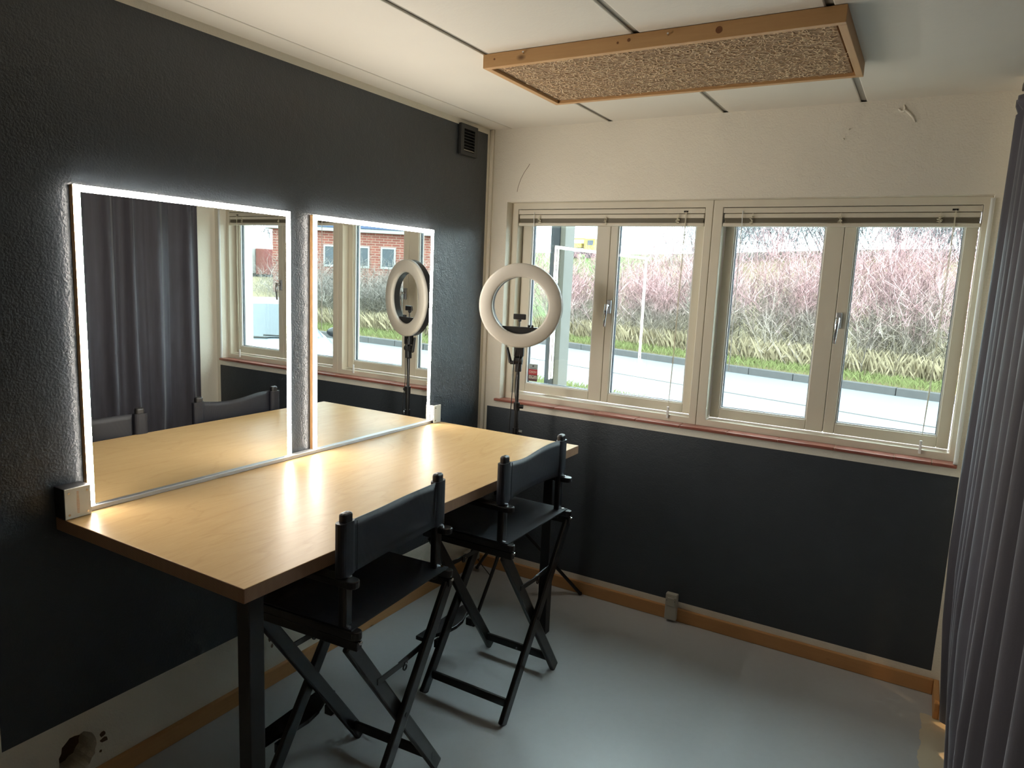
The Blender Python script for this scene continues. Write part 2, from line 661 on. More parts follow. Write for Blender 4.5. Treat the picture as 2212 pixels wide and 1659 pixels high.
# painted corner strip between the two walls
tag(bx('trim_1', 'cream', (0.0, 0.022, -0.016, 0.0, ZS, H), bevel=0.005), 'narrow vertical cream corner strip beside the dark wall', kind='structure')

# ------------------------------------------------------------------ windows
YF, YS, YG = 0.060, 0.115, 0.132
def make_window(name, x0, x1, rx0, rx1, sashes, label):
    w = thing(name, (0.5 * (x0 + x1), YF, 1.06), label, None, None, 'structure')
    z0, z1 = 1.045, OZ1
    rz0, rz1 = 1.093, 2.164
    fr = plate_with_holes([(x0, z0), (x1, z0), (x1, z1), (x0, z1)], [[(rx0, rz0), (rx1, rz0), (rx1, rz1), (rx0, rz1)]],
                          lambda a, b: (a, YF, b), lambda a, b: (a, 0.20, b))
    fr.build('window_frame', 'paintwood', w, bevel=0.003)
    for (sx0, sx1, gx0, gx1) in sashes:
        sz0, sz1, gz0, gz1 = 1.101, 2.158, 1.150, 2.105
        sf = MB()
        # stiles and rails, each its own board so the joints show
        for (a0, a1, b0, b1, nm) in ((sx0, gx0, sz0, sz1, 'stile'), (gx1, sx1, sz0, sz1, 'stile'), (gx0 + .0007, gx1 - .0007, sz0, gz0, 'rail'), (gx0 + .0007, gx1 - .0007, gz1, sz1, 'rail')):
            bx('sash_' + nm, 'paintwood', (a0, a1, YS, YS + 0.06, b0, b1), w, bevel=0.0025)
        bd = plate_with_holes([(gx0, gz0), (gx1, gz0), (gx1, gz1), (gx0, gz1)], [[(gx0 + .007, gz0 + .007), (gx1 - .007, gz0 + .007), (gx1 - .007, gz1 - .007), (gx0 + .007, gz1 - .007)]],
                              lambda a, b: (a, YS + 0.008, b), lambda a, b: (a, YG, b))
        bd.build('glazing_bead', 'bead', w)
        gk = plate_with_holes([(gx0, gz0), (gx1, gz0), (gx1, gz1), (gx0, gz1)], [[(gx0 + .0095, gz0 + .0095), (gx1 - .0095, gz0 + .0095), (gx1 - .0095, gz1 - .0095), (gx0 + .0095, gz1 - .0095)]],
                              lambda a, b: (a, YG + .004, b), lambda a, b: (a, YG + .020, b))
        gk.build('glazing_spacer', 'gasket', w)
        for yy in (YG, YG + 0.020):
            bx('glass_pane', 'glass', (gx0 + .002, gx1 - .002, yy, yy + 0.004, gz0 + .002, gz1 - .002), w)
    return w

win1 = make_window('window_1', OX0, 1.2845, 0.1630, 1.2460,
                   [(0.1690, 0.7190, 0.2260, 0.6430), (0.7212, 1.2430, 0.7620, 1.1925)],
                   'left white casement window with two panes')
win2 = make_window('window_2', 1.2865, OX1, 1.3340, 2.4140,
                   [(1.3400, 1.8860, 1.3850, 1.8075), (1.8882, 2.4080, 1.9370, 2.3620)],
                   'right white casement window with two panes')

def handle(win, x, z):
    hroot = MB().box(x - .013, x + .013, YS - .012, YS, z - .045, z + .03).build('handle_plate', 'alu', win, bevel=0.004)
    g = MB()
    g.tube([(x, YS - .01, z - .002), (x, YS - .045, z - .002)], 0.009, 10)
    g.tube([(x, YS - .045, z + .006), (x - .001, YS - .05, z - .03), (x - .004, YS - .048, z - .115)], [0.010, 0.009, 0.0065], 10)
    g.build('handle_lever', 'chrome', hroot, smooth=True)
handle(win1, 0.7400, 1.645)
handle(win2, 1.9040, 1.650)

# sill of clay tiles
sill = thing('window_sill', (1.28, 0.0, 1.045), 'window sill of red-brown clay tiles under both windows', 'window sill')
joints = [0.094, 0.25, 0.4985, 0.7474, 0.985, 1.225, 1.4648, 1.709, 1.9589, 2.2058, 2.3517, 2.4472]
for i in range(len(joints) - 1):
    bx('sill_tile', 'tile', (joints[i] + .0012, joints[i + 1] - .0012, -0.022, YF, 1.0465, 1.0600 + 0.0006 * (i % 2)), sill, bevel=0.0025)
bx('grout_bed', 'grout', (joints[0] + .004, joints[-1] - .004, -0.018, YF, 1.0450, 1.0575), sill)

# white draught seal rolled along the right reveal
sl = MB()
pts = [(2.4436 - .004, -0.004 - 0.0, 1.075 + i * 0.0554) for i in range(21)]
pts = [(2.438, -0.010, 1.062)] + pts
sl.tube(pts, 0.0085, 8)
tag(sl.build('sealant_bead', 'bead', smooth=True), 'bright white sealant bead running down the right window reveal', 'sealant')

# ------------------------------------------------------------------ blinds
def make_blind(x0, x1, knots, pull, wand, label):
    b = thing('venetian_blind', (0.5 * (x0 + x1), 0.07, 2.06), label, 'blind', 'raised venetian blinds over the windows')
    bx('headrail', 'paintwood', (x0, x1, 0.062, 0.10, 2.136, 2.1605), b, bevel=0.0015)
    bx('top_slat', 'paintwood', (x0 + .004, x1 - .004, 0.066, 0.105, 2.112, 2.1335), b, bevel=0.003)
    st = MB()
    n = 9
    random.seed(int(x0 * 100))
    for i in range(n):
        z = 2.0905 + i * 0.0024
        j = random.uniform(-.0015, .0015)
        st.box(x0 + .006 + j, x1 - .006 + j, 0.066 + random.uniform(-.001, .001), 0.098, z, z + 0.0011)
    s = st.build('slat_stack', 'slat', b)
    s['kind'] = 'stuff'
    bx('bottom_rail', 'paintwood', (x0, x1, 0.062, 0.098, 2.0715, 2.0885), b, bevel=0.004)
    for kx in knots:
        kn = MB()
        random.seed(int(kx * 1000))
        pts = []
        for i in range(26):
            pts.append((kx + random.uniform(-.011, .011), 0.058 + random.uniform(-.003, .003), 2.083 + 0.0014 * i + random.uniform(-.006, .006)))
        kn.tube(pts, 0.0017, 5)
        kn.tube([(kx + .002, .06, 2.135), (kx, .058, 2.11)], 0.0012, 5)
        kn.build('ladder_cord', 'cord', b)
    px, pz = pull
    bx('cord_lock', 'ventdark', (px - .012, px + .010, 0.060, 0.0635, 2.1405, 2.1480), b)
    pc = MB()
    pc.tube([(px, .058, 2.142), (px - .003, .054, 1.8), (px - .008, .054, 1.4), (px - .013, .054, pz + .05)], 0.0013, 5)
    pc.tube([(px + .003, .058, 2.142), (px + .001, .054, 1.8), (px - .004, .054, 1.4), (px - .013, .054, pz + .05)], 0.0013, 5)
    c = pc.build('pull_cord', 'cord', b)
    MB().box(px - .019, px - .008, .049, .059, pz - .015, pz + .045).build('cord_tassel', 'bead', b, bevel=0.002)
    wx, wz = wand
    MB().tube([(wx, .058, 2.145), (wx, .055, 2.12), (wx + .002, .052, 2.10), (wx + .002, .052, wz)], 0.0021, 6).build('tilt_wand', 'bead', b)
    return b
make_blind(0.1655, 1.2440, (0.3048, 0.7076, 1.1062), (1.1480, 1.090), (0.270, 1.36), 'raised venetian blind bunched above the left window')
make_blind(1.3365, 2.4120, (1.4762, 1.8690, 2.2608), (2.3150, 1.090), (1.4300, 1.36), 'raised venetian blind bunched above the right window')

# ------------------------------------------------------------------ sticker on the glass
MAT['stk_grey'] = plain('sticker_grey', (150, 160, 160), 0.4)
MAT['stk_red'] = plain('sticker_red', (176, 40, 48), 0.4)
MAT['stk_pale'] = plain('sticker_pale', (214, 206, 190), 0.4)
MAT['stk_dark'] = plain('sticker_dark', (84, 52, 56), 0.4)
MAT['ink'] = plain('sticker_ink', (60, 66, 66), 0.5)
sx0, sz0 = 0.2385, 1.166
stk = thing('security_sticker', (sx0 + .03, YG - 0.001, sz0), 'small grey and red security sticker in the corner of the left pane', 'sticker')
def sbox(n, m, a0, a1, b0, b1, d=0.0005):
    bx(n, m, (sx0 + a0, sx0 + a1, YG - 0.0006 - d, YG - 0.0002, sz0 + b0, sz0 + b1), stk)
sbox('sticker_sheet', 'stk_grey', 0, .062, 0, .103, 0)
sbox('red_band', 'stk_red', .001, .061, .038, .072)
sbox('footer_band', 'stk_dark', .001, .061, .0, .013)
sbox('dark_band', 'stk_dark', .001, .061, .013, .038)
for a in (.006, .024, .042):
    sbox('pictogram_panel', 'stk_pale', a, a + .015, .015, .034, .0008)
for a, w_, b0, b1 in ((.011, .005, .017, .031), (.026, .011, .025, .031), (.047, .005, .017, .024), (.047, .004, .026, .031), (.029, .003, .018, .025)):
    sbox('pictogram', 'ink', a, a + w_, b0, b1, .0011)
sbox('caption_line', 'ink', .012, .052, .0765, .0790, .0008)
star = MB()
pl_ = []
for k in range(10):
    t = math.pi / 2 + math.pi * k / 5
    r = 0.0085 if k % 2 == 0 else 0.0045
    pl_.append((sx0 + .031 + r * math.cos(t), sz0 + .091 + r * math.sin(t)))
star.prism(pl_, lambda p, q: (p, YG - .0014, q), lambda p, q: (p, YG - .0004, q))
star.build('star_emblem', 'ink', stk)
tc = bpy.data.curves.new('lettering', 'FONT')
tc.body = 'VIDEO'
tc.size = 0.019
tc.align_x = 'CENTER'
tc.extrude = 0.0002
tmp = bpy.data.objects.new('tmp_text', tc)
COL.objects.link(tmp)
bpy.context.view_layer.update()
tme = bpy.data.meshes.new_from_object(tmp.evaluated_get(bpy.context.evaluated_depsgraph_get()))
bpy.data.objects.remove(tmp, do_unlink=True)
for v in tme.vertices:   # print faces outdoors, so indoors it reads reversed
    x, y, z = v.co
    v.co = (sx0 + .031 - x * 0.92, YG - .0014 - z, sz0 + .049 + y)
tme.transform(Matrix.Translation(-Vector(stk.location)))
tme.materials.append(MAT['stk_pale'])
to = bpy.data.objects.new('lettering', tme)
COL.objects.link(to)
to.parent = stk

# ------------------------------------------------------------------ ceiling panel
cp = thing('acoustic_panel', (1.34, -0.90, H), 'rectangular pine framed wood-wool acoustic panel fixed to the ceiling', 'panel')
PX0, PX1, PY0, PY1, PZ0 = 0.720, 1.966, -1.206, -0.600, 2.549
TH = 0.024
bx('frame_board', 'frame_pine', (PX0, PX1, PY0, PY0 + TH, PZ0, H - .0015), cp, bevel=0.0015)
bx('frame_board', 'frame_pine', (PX0, PX1, PY1 - TH, PY1, PZ0, H - .0015), cp, bevel=0.0015)
bx('frame_board', 'frame_pine_y', (PX0, PX0 + TH, PY0 + TH, PY1 - TH, PZ0, H - .0015), cp, bevel=0.0015)
bx('frame_board', 'frame_pine_y', (PX1 - TH, PX1, PY0 + TH, PY1 - TH, PZ0, H - .0015), cp, bevel=0.0015)
bd = bx('wood_wool_board', 'woodwool', (PX0 + TH + .002, PX1 - TH - .010, PY0 + TH, PY1 - TH, PZ0 + .012, H - .01), cp)
st = MB()
random.seed(11)
for i in range(5200):
    x = random.uniform(PX0 + TH + .012, PX1 - TH - .022)
    y = random.uniform(PY0 + TH + .008, PY1 - TH - .008)
    a = random.gauss(0, 0.7) if random.random() < .7 else random.uniform(0, 6.28)
    L = random.uniform(.010, .026)
    cv = random.uniform(-60, 60)
    z = PZ0 + .012 - random.uniform(0, .004)
    w = random.uniform(.0009, .0017)
    pts = []
    px, py, th = x, y, a
    for s_ in range(4):
        pts.append((px, py))
        px += math.cos(th) * L / 3; py += math.sin(th) * L / 3
        th += cv * L / 3
    vs = []
    for j, (qx, qy) in enumerate(pts):
        nx, ny = -math.sin(a + cv * L * j / 3), math.cos(a + cv * L * j / 3)
        zz = z + (.0012 if j in (0, 3) else -.0006)
        vs += [(qx + nx * w, qy + ny * w, zz), (qx - nx * w, qy - ny * w, zz), (qx, qy, zz + .0012)]
    fs = []
    for j in range(3):
        b0 = j * 3
        for q in range(3):
            q2 = (q + 1) % 3
            fs.append((b0 + q, b0 + q2, b0 + 3 + q2, b0 + 3 + q))
    st.add(vs, fs)
so = st.build('wood_wool_strands', 'strand', cp, recalc=False)
so['kind'] = 'stuff'
for sx_, sz_ in ((0.895, 2.583), (1.435, 2.578)):
    MB().tube([(sx_, PY0 + .001, sz_), (sx_ + .002, PY0 - .010, sz_ + .003)], [.0022, .0035], 8).build('screw_head', 'chrome', cp)
for sx_, sz_, r_ in ((1.60, 2.574, .011), (1.30, 2.580, .006), (1.26, 2.576, .004), (0.77, 2.577, .004)):
    MB().tube([(sx_, PY0 + .002, sz_), (sx_, PY0 - .0004, sz_)], r_, 14).build('knot', plain('pine_knot', (120, 76, 40), 0.6) if 'knotm' not in MAT else MAT['knotm'], cp)

# ------------------------------------------------------------------ wall vent
vt = thing('wall_vent', (0, -0.248, 2.414), 'small dark louvred vent high on the charcoal wall by the corner', 'vent')
V0, V1, VZ0, VZ1 = -0.329, -0.168, 2.418, 2.578
g = plate_with_holes([(V0, VZ0), (V1, VZ0), (V1, VZ1), (V0, VZ1)], [[(V0 + .03, VZ0 + .02), (V1 - .03, VZ0 + .02), (V1 - .03, VZ1 - .025), (V0 + .03, VZ1 - .025)]], lambda a, b: (0.0, a, b), lambda a, b: (0.018, a, b))
g.build('vent_frame', 'vent', vt, bevel=0.002)
bx('vent_back', 'ventdark', (0.0005, 0.002, V0 + .03, V1 - .03, VZ0 + .02, VZ1 - .025), vt)
for i in range(7):
    z = VZ0 + .028 + i * .0158
    MB().bar((0.011, V0 + .03, z), (0.011, V1 - .03, z), 0.014, 0.0025, (0.6, 0, 1)).build('louvre', 'vent' if i else 'greyplastic', vt)

# ------------------------------------------------------------------ table
TZ, TT = 0.9833, 0.041
TX1, TY0, TY1 = 0.8736, -2.4359, -0.4786
tb = thing('makeup_table', (0.45, -1.45, 0), 'long plywood makeup table on dark steel legs below the lit mirrors', 'table')
tp = MB().box(0.001, TX1, TY0, TY1, TZ - TT, TZ).build('tabletop', ['birch', 'plyedge'], tb, bevel=0.0022)
for p in tp.data.polygons:
    p.material_index = 0 if abs(p.normal.z) > 0.5 else 1
for ly in (-2.35, -0.56):
    bx('leg', 'steel_black', (0.735, 0.785, ly, ly + .05, 0, TZ - TT), tb, bevel=0.003)
    bx('side_rail', 'steel_black', (0.004, 0.735, ly + .005, ly + .045, TZ - TT - .045, TZ - TT - .002), tb, bevel=0.003)

# ------------------------------------------------------------------ mirrors
rail = MB()
rail.box(0.001, 0.034, -2.352, -0.548, TZ + .0003, TZ + .0155)
tag(rail.build('mirror_rail', 'alu', bevel=0.0015), 'aluminium channel along the tabletop holding both mirrors', 'rail')

def make_mirror(y0, y1, label):
    m = thing('lit_mirror', (0, 0.5 * (y0 + y1), TZ + .016), label, 'mirror', 'led framed mirrors over the makeup table')
    zb, zt = TZ + .0160, 2.000
    LW = 0.0200
    # timber battens behind the strip, one each side and one on top
    bx('batten', 'oak', (0.0008, 0.0192, y0, y0 + LW - .002, zb, zt - .001), m)
    bx('batten', 'oak', (0.0008, 0.0192, y1 - LW + .002, y1, zb, zt - .001), m)
    bx('batten', 'oak', (0.0008, 0.0192, y0 + LW, y1 - LW, zt - LW + .002, zt - .001), m)
    bx('led_strip', 'led', (0.0192, 0.0235, y0, y0 + LW, zb, zt), m, bevel=0.0015)
    bx('led_strip', 'led', (0.0192, 0.0235, y1 - LW, y1, zb, zt), m, bevel=0.0015)
    bx('led_strip', 'led', (0.0192, 0.0235, y0 + LW, y1 - LW, zt - LW, zt), m, bevel=0.0015)
    g = MB().box(0.016, 0.0215, y0 + LW + .0008, y1 - LW - .0008, zb, zt - LW - .0008).build('mirror_glass', ['mirror', 'mirroredge'], m)
    for p in g.data.polygons:
        p.material_index = 0 if p.normal.x > 0.5 else 1
    return m
make_mirror(-2.3455, -1.5082, 'larger looking mirror nearest the viewer edged with a glowing led strip')
make_mirror(-1.3840, -0.5540, 'mirror nearer the window edged with a glowing led strip')

def make_ctrl(y0, y1, x1, label, scale_on):
    c = thing('led_controller', (0, 0.5 * (y0 + y1), TZ), label, 'controller', 'led touch controllers on the table')
    z1 = TZ + 0.098
    bx('housing', 'blackplastic', (0.001, x1, y0, y1, TZ + .0005, z1), c, bevel=0.002)
    bx('face_plate', 'whiteplastic', (x1, x1 + .003, y0 + .001, y1 - .001, TZ + .0015, z1 - .001), c, bevel=0.001)
    for (a, b) in ((.013, .014), (.013, .083), (.069, .014), (.069, .083)):
        MB().tube([(x1 + .002, y0 + a, TZ + b), (x1 + .0042, y0 + a, TZ + b)], .0035, 10).build('screw', 'chrome', c)
    if scale_on:
        MAT['orange'] = MAT.get('orange') or plain('orange_print', (206, 150, 100), 0.5)
        for i in range(17):
            hw = .0045 - .0016 * abs(i - 6) / 10
            bx('scale_mark', 'orange', (x1 + .0028, x1 + .0033, y0 + .040 - hw, y0 + .040 + hw, TZ + .016 + i * .0042, TZ + .0178 + i * .0042), c)
    return c
make_ctrl(-2.4375, -2.357, 0.057, 'white led controller box with orange scale beside the larger mirror', True)
make_ctrl(-0.5480, -0.4860, 0.046, 'white led controller box at the window end of the mirror rail', False)

# ------------------------------------------------------------------ director chairs
def make_chair(label, group):
    c = thing('director_chair', (0, 0, 0), label, 'chair', group)
    for s in (-1, 1):
        # back post with rounded top
        p = MB()
        p.bar((.152, s * .241, .725), (.152, s * .241, 1.106), .040, .026, (1, 0, 0))
        po = p.build('back_post', 'blackwood', c, bevel=0.009, seg=3)
        MB().tube([(.152, s * .241, 1.100), (.152, s * .241, 1.1062)], .0042, 10).build('post_hole', 'rubber', po)
        # arm with rounded ends
        n = 8
        poly = []
        for (cx_, a0) in ((.185, -90), (-.235, 90)):
            for i in range(n + 1):
                t = R(a0 + 180 * i / n)
                poly.append((cx_ + .022 * math.cos(t), s * .252 + .022 * math.sin(t)))
        MB().prism(poly, lambda x, y: (x, y, .893), lambda x, y: (x, y, .915)).build('armrest', 'blackwood', c, bevel=0.004)
        MB().tube([(.170, s * .247, .914), (.170, s * .247, .921)], .008, 10).build('arm_bolt', 'chrome', c)
        poly = []
        for (cx_, a0) in ((.198, -90), (-.205, 90)):
            for i in range(n + 1):
                t = R(a0 + 180 * i / n)
                poly.append((cx_ + .018 * math.cos(t), s * .250 + .018 * math.sin(t)))
        MB().prism(poly, lambda x, y: (x, y, .738), lambda x, y: (x, y, .764)).build('seat_rail', 'blackwood', c, bevel=0.004)
        MB().box(-.215, .212, s * .250 - .012, s * .250 + .012, .706, .735).build('leg_rail', 'blackwood', c, bevel=0.003)
        MB().bar((-.17, s * .246, .757), (-.17, s * .246, .897), .030, .020, (1, 0, 0)).build('arm_support', 'blackwood', c, bevel=0.004)
        MB().tube([(.172, s * .250, .763), (.172, s * .250, .770)], .007, 10).build('rail_bolt', 'chrome', c)
        MB().box(.204, .220, s * .25 - .006, s * .25 + .006, .726, .735).build('rail_hinge', 'chrome', c, bevel=0.002)
        # foot stretcher, front to back
        MB().bar((-.185, s * .205, .072), (.185, s * .205, .072), .017, .034).build('stretcher', 'blackwood', c, bevel=0.004)
    # crossing legs, front pair and back pair
    for fx in (-1, 1):
        for s in (-1, 1):
            lx = fx * (.174 if s > 0 else .197)
            MB().bar((lx, -s * .252, .716), (lx, s * .252, .004), .021, .049, (0, 0, 1)).build('leg', 'blackwood', c, bevel=0.006)
        MB().tube([(fx * .165, 0.0, .36), (fx * .210, 0.0, .36)], .008, 10).build('pivot_bolt', 'blackmetal', c)
        # folding brace
        b = MB()
        b.bar((fx * .186, -.128, .535), (fx * .186, .03, .530), .005, .020)
        b.bar((fx * .181, -.01, .530), (fx * .181, .128, .535), .005, .020)
        br = b.build('folding_brace', 'blackmetal', c, bevel=0.001)
        MB().lathe([(.007, -.002), (.011, -.002), (.011, .002), (.007, .002)], (fx * .190, .012, .515), (1, 0, 0), 14, True).build('brace_ring', 'blackmetal', br)
        MB().tube([(fx * .178, .012, .530), (fx * .194, .012, .530)], .0035, 8).build('brace_rivet', 'chrome', br)
    # foot board
    poly = [(-.300, -.182), (-.240, -.182), (-.236, -.120), (-.212, -.060), (-.205, 0), (-.212, .060), (-.236, .120), (-.240, .182), (-.300, .182)]
    fb = MB().prism(poly, lambda x, y: (x, y, .185), lambda x, y: (x, y, .203)).build('foot_board', 'blackwood', c, bevel=0.003)
    for s in (-1, 1):
        MB().box(-.232, -.200, s * .125 - .014, s * .125 + .014, .150, .186).build('board_bracket', 'blackmetal', fb, bevel=0.002)
    # seat canvas, sagging a little
    N, K = 14, 8
    vs, fs = [], []
    random.seed(3)
    for j in range(2):
        for i in range(N + 1):
            for k in range(K + 1):
                y = -.262 + .524 * i / N
                x = -.200 + .392 * k / K
                u = (y / .262)
                z = .768 - .007 * (1 - u * u) * max(0, 1 - (x / .2) ** 2) + .0010 * math.sin(9 * x + 14 * y) * (1 - (x / .2) ** 2) - .004 * j
                vs.append((x, y, z))
    A = (N + 1) * (K + 1)
    for i in range(N):
        for k in range(K):
            a = i * (K + 1) + k
            fs.append((a, a + 1, a + K + 2, a + K + 1))
            fs.append((A + a, A + a + K + 1, A + a + K + 2, A + a + 1))
    for i in range(N):
        for k in (0, K):
            a = i * (K + 1) + k
            fs.append((a, a + K + 1, A + a + K + 1, A + a))
    for k in range(K):
        for i in (0, N):
            a = i * (K + 1) + k
            fs.append((a, a + 1, A + a + 1, A + a))
    MB().add(vs, fs).build('seat_canvas', 'canvas', c, smooth=False)
    return c

def back_canvas(c, sway, droop):
    # sling between the posts plus the stitched sleeve round each post
    N, K = 22, 6
    vs, fs = [], []
    for j in range(2):
        for i in range(N + 1):
            u = -1 + 2 * i / N
            for k in range(K + 1):
                w = k / K
                y = .236 * u
                x = .152 + .011 * (1 if abs(u) > .93 else 1) - sway * (1 - u * u) - .004 * j
                z0 = .921 + droop * .35 * math.cos(u * math.pi / 2)
                z1 = 1.079 - droop * math.cos(u * math.pi / 2) ** 2 + droop * .7 * math.sin(u * 3.0)
                z = z0 + (z1 - z0) * w
                x += .0012 * math.sin(6 * u + 4 * w)
                vs.append((x, y, z))
    A = (N + 1) * (K + 1)
    for i in range(N):
        for k in range(K):
            a = i * (K + 1) + k
            fs.append((a, a + 1, a + K + 2, a + K + 1))
            fs.append((A + a, A + a + K + 1, A + a + K + 2, A + a + 1))
    for i in range(N):
        for k in (0, K):
            a = i * (K + 1) + k
            fs.append((a, a + K + 1, A + a + K + 1, A + a))
    for k in range(K):
        for i in (0, N):
            a = i * (K + 1) + k
            fs.append((a, a + 1, A + a + 1, A + a))
    bc = MB().add(vs, fs).build('back_canvas', 'canvas', c, smooth=True)
    for s in (-1, 1):
        poly = []
        for i in range(20):
            t = 2 * math.pi * i / 20
            poly.append((.152 + .0175 * math.copysign(abs(math.cos(t)) ** .7, math.cos(t)), s * .244 + .032 * math.copysign(abs(math.sin(t)) ** .7, math.sin(t))))
        MB().prism(poly, lambda x, y: (x, y, .921), lambda x, y: (x, y, 1.079)).build('canvas_sleeve', 'canvas', bc, smooth=False)
        MB().tube([(.1655, s * .206, .925), (.1655, s * .206, 1.074)], .0012, 5).build('seam', 'canvas', bc)

G = 'tall director chairs at the makeup table'
ch2 = make_chair('tall black director chair farther along the table, nearer the window', G)
ch1 = copy_tree(ch2)
ch1['label'] = 'tall black director chair nearest the viewer at the near end of the table'
back_canvas(ch2, 0.016, 0.012)
back_canvas(ch1, 0.004, 0.0012)
ch2.location = (0.785, -1.047, 0)
ch1.location = (0.745, -1.890, 0)
ch1.rotation_euler = (0, 0, R(4))

# ------------------------------------------------------------------ ring light
RC = Vector((0.405, -0.291, 1.630))
RN = Vector((math.sin(R(20)), -math.cos(R(20)), 0.0)).normalized()
rl = thing('ring_light', (0.41, -0.28, 0), 'white ring lamp on a black tripod stand in the corner by the window', 'lamp')
MB().lathe([(.150, -.006), (.150, .010), (.153, .015), (.160, .018), (.212, .018), (.219, .015), (.2225, .009), (.2225, -.006)], RC, RN, 72, True).build('ring_diffuser', 'ringwhite', rl, smooth=True)
MB().lathe([(.149, -.0065), (.149, -.042), (.155, -.046), (.215, -.046), (.2215, -.042), (.2215, -.0065)], RC, RN, 72, True).build('ring_housing', 'blackplastic', rl, smooth=False, bevel=0.001)
RX = Vector((math.cos(R(20)), math.sin(R(20)), 0))
# control plate filling the lower segment of the ring
seg = []
hh = -0.113
a0 = math.asin(hh / .1485)
for i in range(13):
    t = -math.pi - a0 + (math.pi + 2 * a0) * i / 12
    seg.append((.1485 * math.cos(t), .1485 * math.sin(t)))
MB().prism(seg, lambda a, b: RC + RX * a + Vector((0, 0, b)) - RN * .040, lambda a, b: RC + RX * a + Vector((0, 0, b)) - RN * .012).build('control_plate', 'blackplastic', rl)
for a in (.045, .065):
    MB().tube([RC + RX * a + Vector((0, 0, hh - .002)) - RN * .025, RC + RX * a + Vector((0, 0, hh + .012)) - RN * .025], .006, 10).build('dial', 'blackplastic', rl)
ph = MB()
b0 = RC + Vector((0, 0, hh)) - RN * .022 + RX * (-.004)
ph.tube([b0, b0 + Vector((0, 0, .030))], .0045, 10)
pn = ph.build('phone_mount_stem', 'chrome', rl)
MB().sphere(b0 + Vector((0, 0, .036)), .010, 12, 8).build('ball_joint', 'blackplastic', rl, smooth=True)
pc = b0 + Vector((0, 0, .054)) + RN * .006
MB().bar(pc - RX * .034, pc + RX * .034, .012, .030).build('phone_clamp', 'blackplastic', rl, bevel=0.004)
# neck
nk = RC + Vector((0, 0, -.2225)) - RN * .022
MB().bar(nk + Vector((0, 0, .012)), nk + Vector((0, 0, -.050)), .052, .034, RN).build('neck_block', 'blackplastic', rl, bevel=0.004)
n2 = nk + Vector((0, 0, -.050))
MB().tube([n2 + RX * .020 + Vector((0, 0, -.022)), n2 - RX * .020 + Vector((0, 0, -.022))], .021, 16).build('tilt_joint', 'blackplastic', rl)
MB().bar(n2 + Vector((0, 0, -.015)), n2 + Vector((0, 0, -.082)), .032, .028, RN).build('tilt_bracket', 'blackplastic', rl, bevel=0.004)
lv = MB()
lv.tube([n2 - RX * .015 + Vector((0, 0, -.034)), n2 - RX * .046 + Vector((0, 0, -.034))], .010, 10)
lv.tube([n2 - RX * .044 + Vector((0, 0, -.036)), n2 - RX * .066 + Vector((0, 0, .046))], [.010, .007], 10)
lv.build('clamp_lever', 'blackplastic', rl)
PB = Vector((n2.x, n2.y, 0))
rl_top = n2.z - .08
MB().tube([PB + Vector((0, 0, 1.06)), PB + Vector((0, 0, rl_top))], .009, 12).build('upper_pole', 'blackmetal', rl, smooth=False)
MB().tube([PB + Vector((0, 0, .78)), PB + Vector((0, 0, 1.09))], .012, 12).build('middle_pole', 'blackmetal', rl)
MB().tube([PB + Vector((0, 0, .22)), PB + Vector((0, 0, .82))], .015, 12).build('lower_pole', 'blackmetal', rl)
for z, mt in ((1.085, 'blackplastic'), (.945, 'blackplastic')):
    MB().tube([PB + Vector((0, 0, z - .022)), PB + Vector((0, 0, z + .022))], .017, 14).build('pole_collar', 'blackplastic', rl)
    MB().tube([PB + RX * .012 + Vector((0, 0, z)), PB + RX * .036 + Vector((0, 0, z))], .011 if z > 1 else .009, 10).build('collar_knob', 'blackplastic' if z > 1 else 'chrome', rl)
hub = PB + Vector((0, 0, .43))
MB().tube([hub - Vector((0, 0, .03)), hub + Vector((0, 0, .03))], .024, 14).build('tripod_hub', 'blackplastic', rl)
for ft in ((.735, -.036), (.060, -.080), (.440, -.690)):
    f = Vector((ft[0], ft[1], .010))
    d = Vector((f.x - PB.x, f.y - PB.y, 0)).normalized()
    lg = MB().tube([hub + d * .02, f], .0095, 10).build('tripod_leg', 'blackmetal', rl)
    MB().sphere(f, .0125, 10, 6, (1, 1, .8)).build('rubber_foot', 'rubber', lg, smooth=True)

def cable(name, pts, r, label):
    cu = bpy.data.curves.new(name, 'CURVE')
    cu.dimensions = '3D'
    sp = cu.splines.new('NURBS')
    sp.points.add(len(pts) - 1)
    for q, p in zip(sp.points, pts):
        q.co = (*p, 1)
    sp.use_endpoint_u = True
    sp.order_u = 4
    cu.bevel_depth = r
    cu.bevel_resolution = 2
    ob = bpy.data.objects.new('tmpc', cu)
    COL.objects.link(ob)
    bpy.context.view_layer.update()
    me = bpy.data.meshes.new_from_object(ob.evaluated_get(bpy.context.evaluated_depsgraph_get()))
    bpy.data.objects.remove(ob, do_unlink=True)
    me.materials.clear()
    me.materials.append(MAT['rubber'])
    o = bpy.data.objects.new(name, me)
    COL.objects.link(o)
    return tag(o, label, 'cable')
q = nk
cable('power_cable', [q - RX * .012 + RN * .012 + Vector((0, 0, 0)), q - RX * .025 + RN * .03 + Vector((0, 0, -.05)), PB - RX * .020 + RN * .02 + Vector((0, 0, 1.20)), PB - RX * .034 + RN * .02 + Vector((0, 0, 1.0)), PB - RX * .032 + RN * .02 + Vector((0, 0, .80)), PB - RX * .040 + RN * .02 + Vector((0, 0, .5)), PB - RX * .10 + Vector((0, 0, .05)), (0.20, -.13, .012), (0.09, -.10, .05), (0.055, -.10, .10)], .0025, 'black power cable hanging left of the ring lamp pole')
